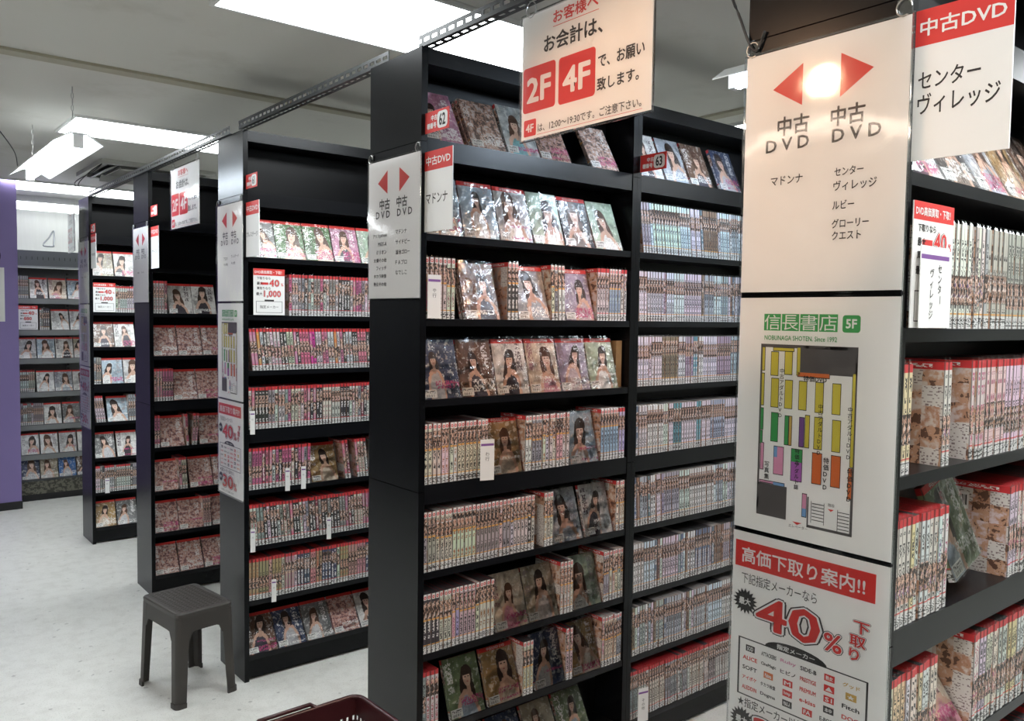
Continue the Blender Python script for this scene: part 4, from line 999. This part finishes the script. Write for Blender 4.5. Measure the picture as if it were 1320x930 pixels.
# ------------------------------------------------------------------ stool
def stool():
    th = R(8)
    M = Matrix.Translation((-.183, 1.503, 0)) @ Matrix.Rotation(th, 4, 'Z')
    t = thing('stool', 'dark brown plastic step stool on the pale floor', 'stool', M)
    hx, hy, HS = .119, .165, .383; SP = .012   # half sizes at the top, splay at the floor
    def rr(hx_, hy_, r, n=5):
        pts = []
        for cx_, cy_, a0 in ((hx_ - r, -hy_ + r, -90), (hx_ - r, hy_ - r, 0), (-hx_ + r, hy_ - r, 90), (-hx_ + r, -hy_ + r, 180)):
            pts += [(cx_ + r * math.cos(R(a0 + k * 90 / (n - 1))), cy_ + r * math.sin(R(a0 + k * 90 / (n - 1)))) for k in range(n)]
        return pts
    b = MB(); rings = [(hx, hy, HS - .022), (hx + .0015, hy + .0015, HS - .006), (hx - .002, hy - .002, HS - .001), (hx - .008, hy - .008, HS), (hx - .012, hy - .012, HS - .0015)]
    prev = None
    for a, c, z in rings:
        cur = [Vector((px, py, z)) for px, py in rr(a, c, .022)]
        if prev:
            for i in range(len(cur)): j = (i + 1) % len(cur); b.quad([prev[i], prev[j], cur[j], cur[i]])
        prev = cur
    b.quad(prev); part('seat', b, 'stool', t)
    b = MB()   # raised grip dashes
    for i in range(9):
        for j in range(15):
            if abs(i - 4) < 1 and abs(j - 7) < 1: continue
            x = -.088 + i * .022; y = -.137 + j * .0196
            b.box(x - .0065, x + .0065, y - .0016, y + .0016, HS - .0013, HS - .0002)
    part('grip_pattern', b, 'stool', t, kind='stuff'); part('seat_hole', MB().prism([(.005 * math.cos(a), .005 * math.sin(a)) for a in [k * math.pi / 5 for k in range(10)]], HS - .0014, HS - .0008), 'slot', t)
    # aprons, arched into the legs
    def off(z): return SP * (HS - z) / HS
    for side in range(4):
        b = MB(); long = side % 2
        half = hy if long else hx; dist = hx if long else hy; n = 18; lw = .052; rad = .024; ab = HS - .082
        cols = []
        for k in range(n + 1):
            u = -1 + 2 * k / n; x = u * (half - .016); e = (half - lw) - abs(x)
            zb = ab if e > rad else (ab - (rad - math.sqrt(max(0, rad * rad - (rad - max(e, 0)) ** 2))) if e > 0 else ab - rad - .01)
            cols.append((x, zb))
        Mr = Matrix.Rotation(side * math.pi / 2, 4, 'Z')
        for k in range(n):
            (xa, za), (xb, zb) = cols[k], cols[k + 1]
            for inn in (0, .005):
                pts = [Vector((xa, -(dist + off(za) - inn), za)), Vector((xb, -(dist + off(zb) - inn), zb)), Vector((xb, -(dist - inn), HS - .02)), Vector((xa, -(dist - inn), HS - .02))]
                pts = [Mr @ p for p in pts]; b.quad(pts if inn == 0 else pts[::-1])
            pts = [Vector((xa, -(dist + off(za)), za)), Vector((xa, -(dist + off(za) - .005), za)), Vector((xb, -(dist + off(zb) - .005), zb)), Vector((xb, -(dist + off(zb)), zb))]
            b.quad([Mr @ p for p in pts])
        part('apron', b, 'stool', t)
    for sx, sy in ((1, 1), (1, -1), (-1, 1), (-1, -1)):
        b = MB()
        def prof(z, grow=0.):
            o = off(z); X_, Y_ = hx + o + grow, hy + o + grow; r = .020; q = .005 + grow
            lw = .052 - .010 * (HS - z) / HS + grow
            pts = [(X_ - lw, Y_)] + [(X_ - r + r * math.sin(R(a)), Y_ - r + r * math.cos(R(a))) for a in range(0, 91, 15)] + [(X_, Y_ - lw)]
            pts += [(X_ - q, Y_ - lw), (X_ - q, Y_ - r), (X_ - r, Y_ - q), (X_ - lw, Y_ - q)]
            return [Vector((px * sx, py * sy, z)) for px, py in pts]
        def loft(b, A, B):
            n = len(A)
            for i in range(n): j = (i + 1) % n; b.quad([A[i], A[j], B[j], B[i]])
        zs = [.018, HS - .0225]; A, B = prof(zs[0]), prof(zs[1]); loft(b, A, B); b.quad(B)
        lg = smooth(part('leg', b, 'stool', t)) if 0 else part('leg', b, 'stool', t)
        fb = MB(); A, B = prof(.0, .004), prof(.02, .004); loft(fb, A, B); fb.quad(B); fb.quad(A[::-1]); part('foot', fb, 'stool', lg)
stool()

# ------------------------------------------------------------------ baskets
def basket(z0, desc, hh=.245):
    W, L = .44, .31       # along X, along Y ; far right rim corner at (0,0)
    t = thing('shopping_basket', desc, 'basket', Matrix.Translation((-.15, .085, z0)) @ Matrix.Rotation(R(1.5), 4, 'Z'), None)
    ins = .032
    top = [Vector((0, 0, hh)), Vector((-W, 0, hh)), Vector((-W, -L, hh)), Vector((0, -L, hh))]
    bot = [Vector((-ins, -ins, 0)), Vector((-W + ins, -ins, 0)), Vector((-W + ins, -L + ins, 0)), Vector((-ins, -L + ins, 0))]
    cen = Vector((-W / 2, -L / 2, hh / 2))
    for i in range(4):
        b = MB(); a, c, d_, e = bot[i], bot[(i + 1) % 4], top[(i + 1) % 4], top[i]
        nrm = (c - a).cross(e - a).normalized(); nrm = nrm if nrm.dot(cen - a) > 0 else -nrm
        P_ = lambda u, v: (a * (1 - u) + c * u) * (1 - v) + (e * (1 - u) + d_ * u) * v
        def strip(u0, u1, v0, v1):
            q = [P_(u0, v0), P_(u1, v0), P_(u1, v1), P_(u0, v1)]; q2 = [p + nrm * .003 for p in q]
            b.quad(q); b.quad(q2[::-1]); 
            for k in range(4): b.quad([q[k], q[(k + 1) % 4], q2[(k + 1) % 4], q2[k]])
        rows_ = 9; n = 22 if i % 2 == 0 else 15
        strip(0, 1, .80, 1); strip(0, 1, 0, .06)
        for r_ in range(rows_): v = .06 + (r_ + 1) * .74 / (rows_ + 1); strip(0, 1, v - .022, v + .022)
        for k in range(n + 1): u = k / n; strip(max(0, u - .014), min(1, u + .014), .06, .80)
        part('side_wall', b, 'basket', t)
    part('base', MB().box(-W + ins, -ins, -L + ins, -ins, 0, .004), 'basket', t)
    # rim: rounded lip with a raised grip in the middle of the long sides
    r = .012; z = hh
    def rim(pts): return smooth(part('rim', MB().tube(pts, .0075, 8, closed=True), 'basket', t))
    pts = []
    for (cx_, cy_, a0) in ((-.025, -.025, 0), (-W + .025, -.025, 90), (-W + .025, -L + .025, 180), (-.025, -L + .025, 270)):
        pts += [(cx_ + .03 * math.cos(R(a0 + k * 22.5)), cy_ + .03 * math.sin(R(a0 + k * 22.5)), z) for k in range(5)]
    rim(pts)
    for yy in (.006, -L - .006):
        smooth(part('grip', MB().tube([(-W / 2 + .095, yy, z), (-W / 2 + .075, yy, z + .016), (-W / 2 - .075, yy, z + .016), (-W / 2 - .095, yy, z)], .006, 8), 'basket', t))
basket(.236, 'dark maroon shopping basket at the bottom edge, by the middle rack end')
t = thing('basket_stand', 'low black wire stand under the shopping basket', 'stand', Matrix.Translation((-.37, -.07, 0)))
b = MB()
for z in (.03, .225): b.tube([(-.17, -.11, z), (.17, -.11, z), (.17, .11, z), (-.17, .11, z)], .006, 8, closed=True)
part('frame', b, 'cable', t, kind='stuff')
for sx in (-.17, .17):
    for sy in (-.11, .11): part('leg', MB().tube([(sx, sy, .0), (sx, sy, .225)], .006, 8), 'cable', t)
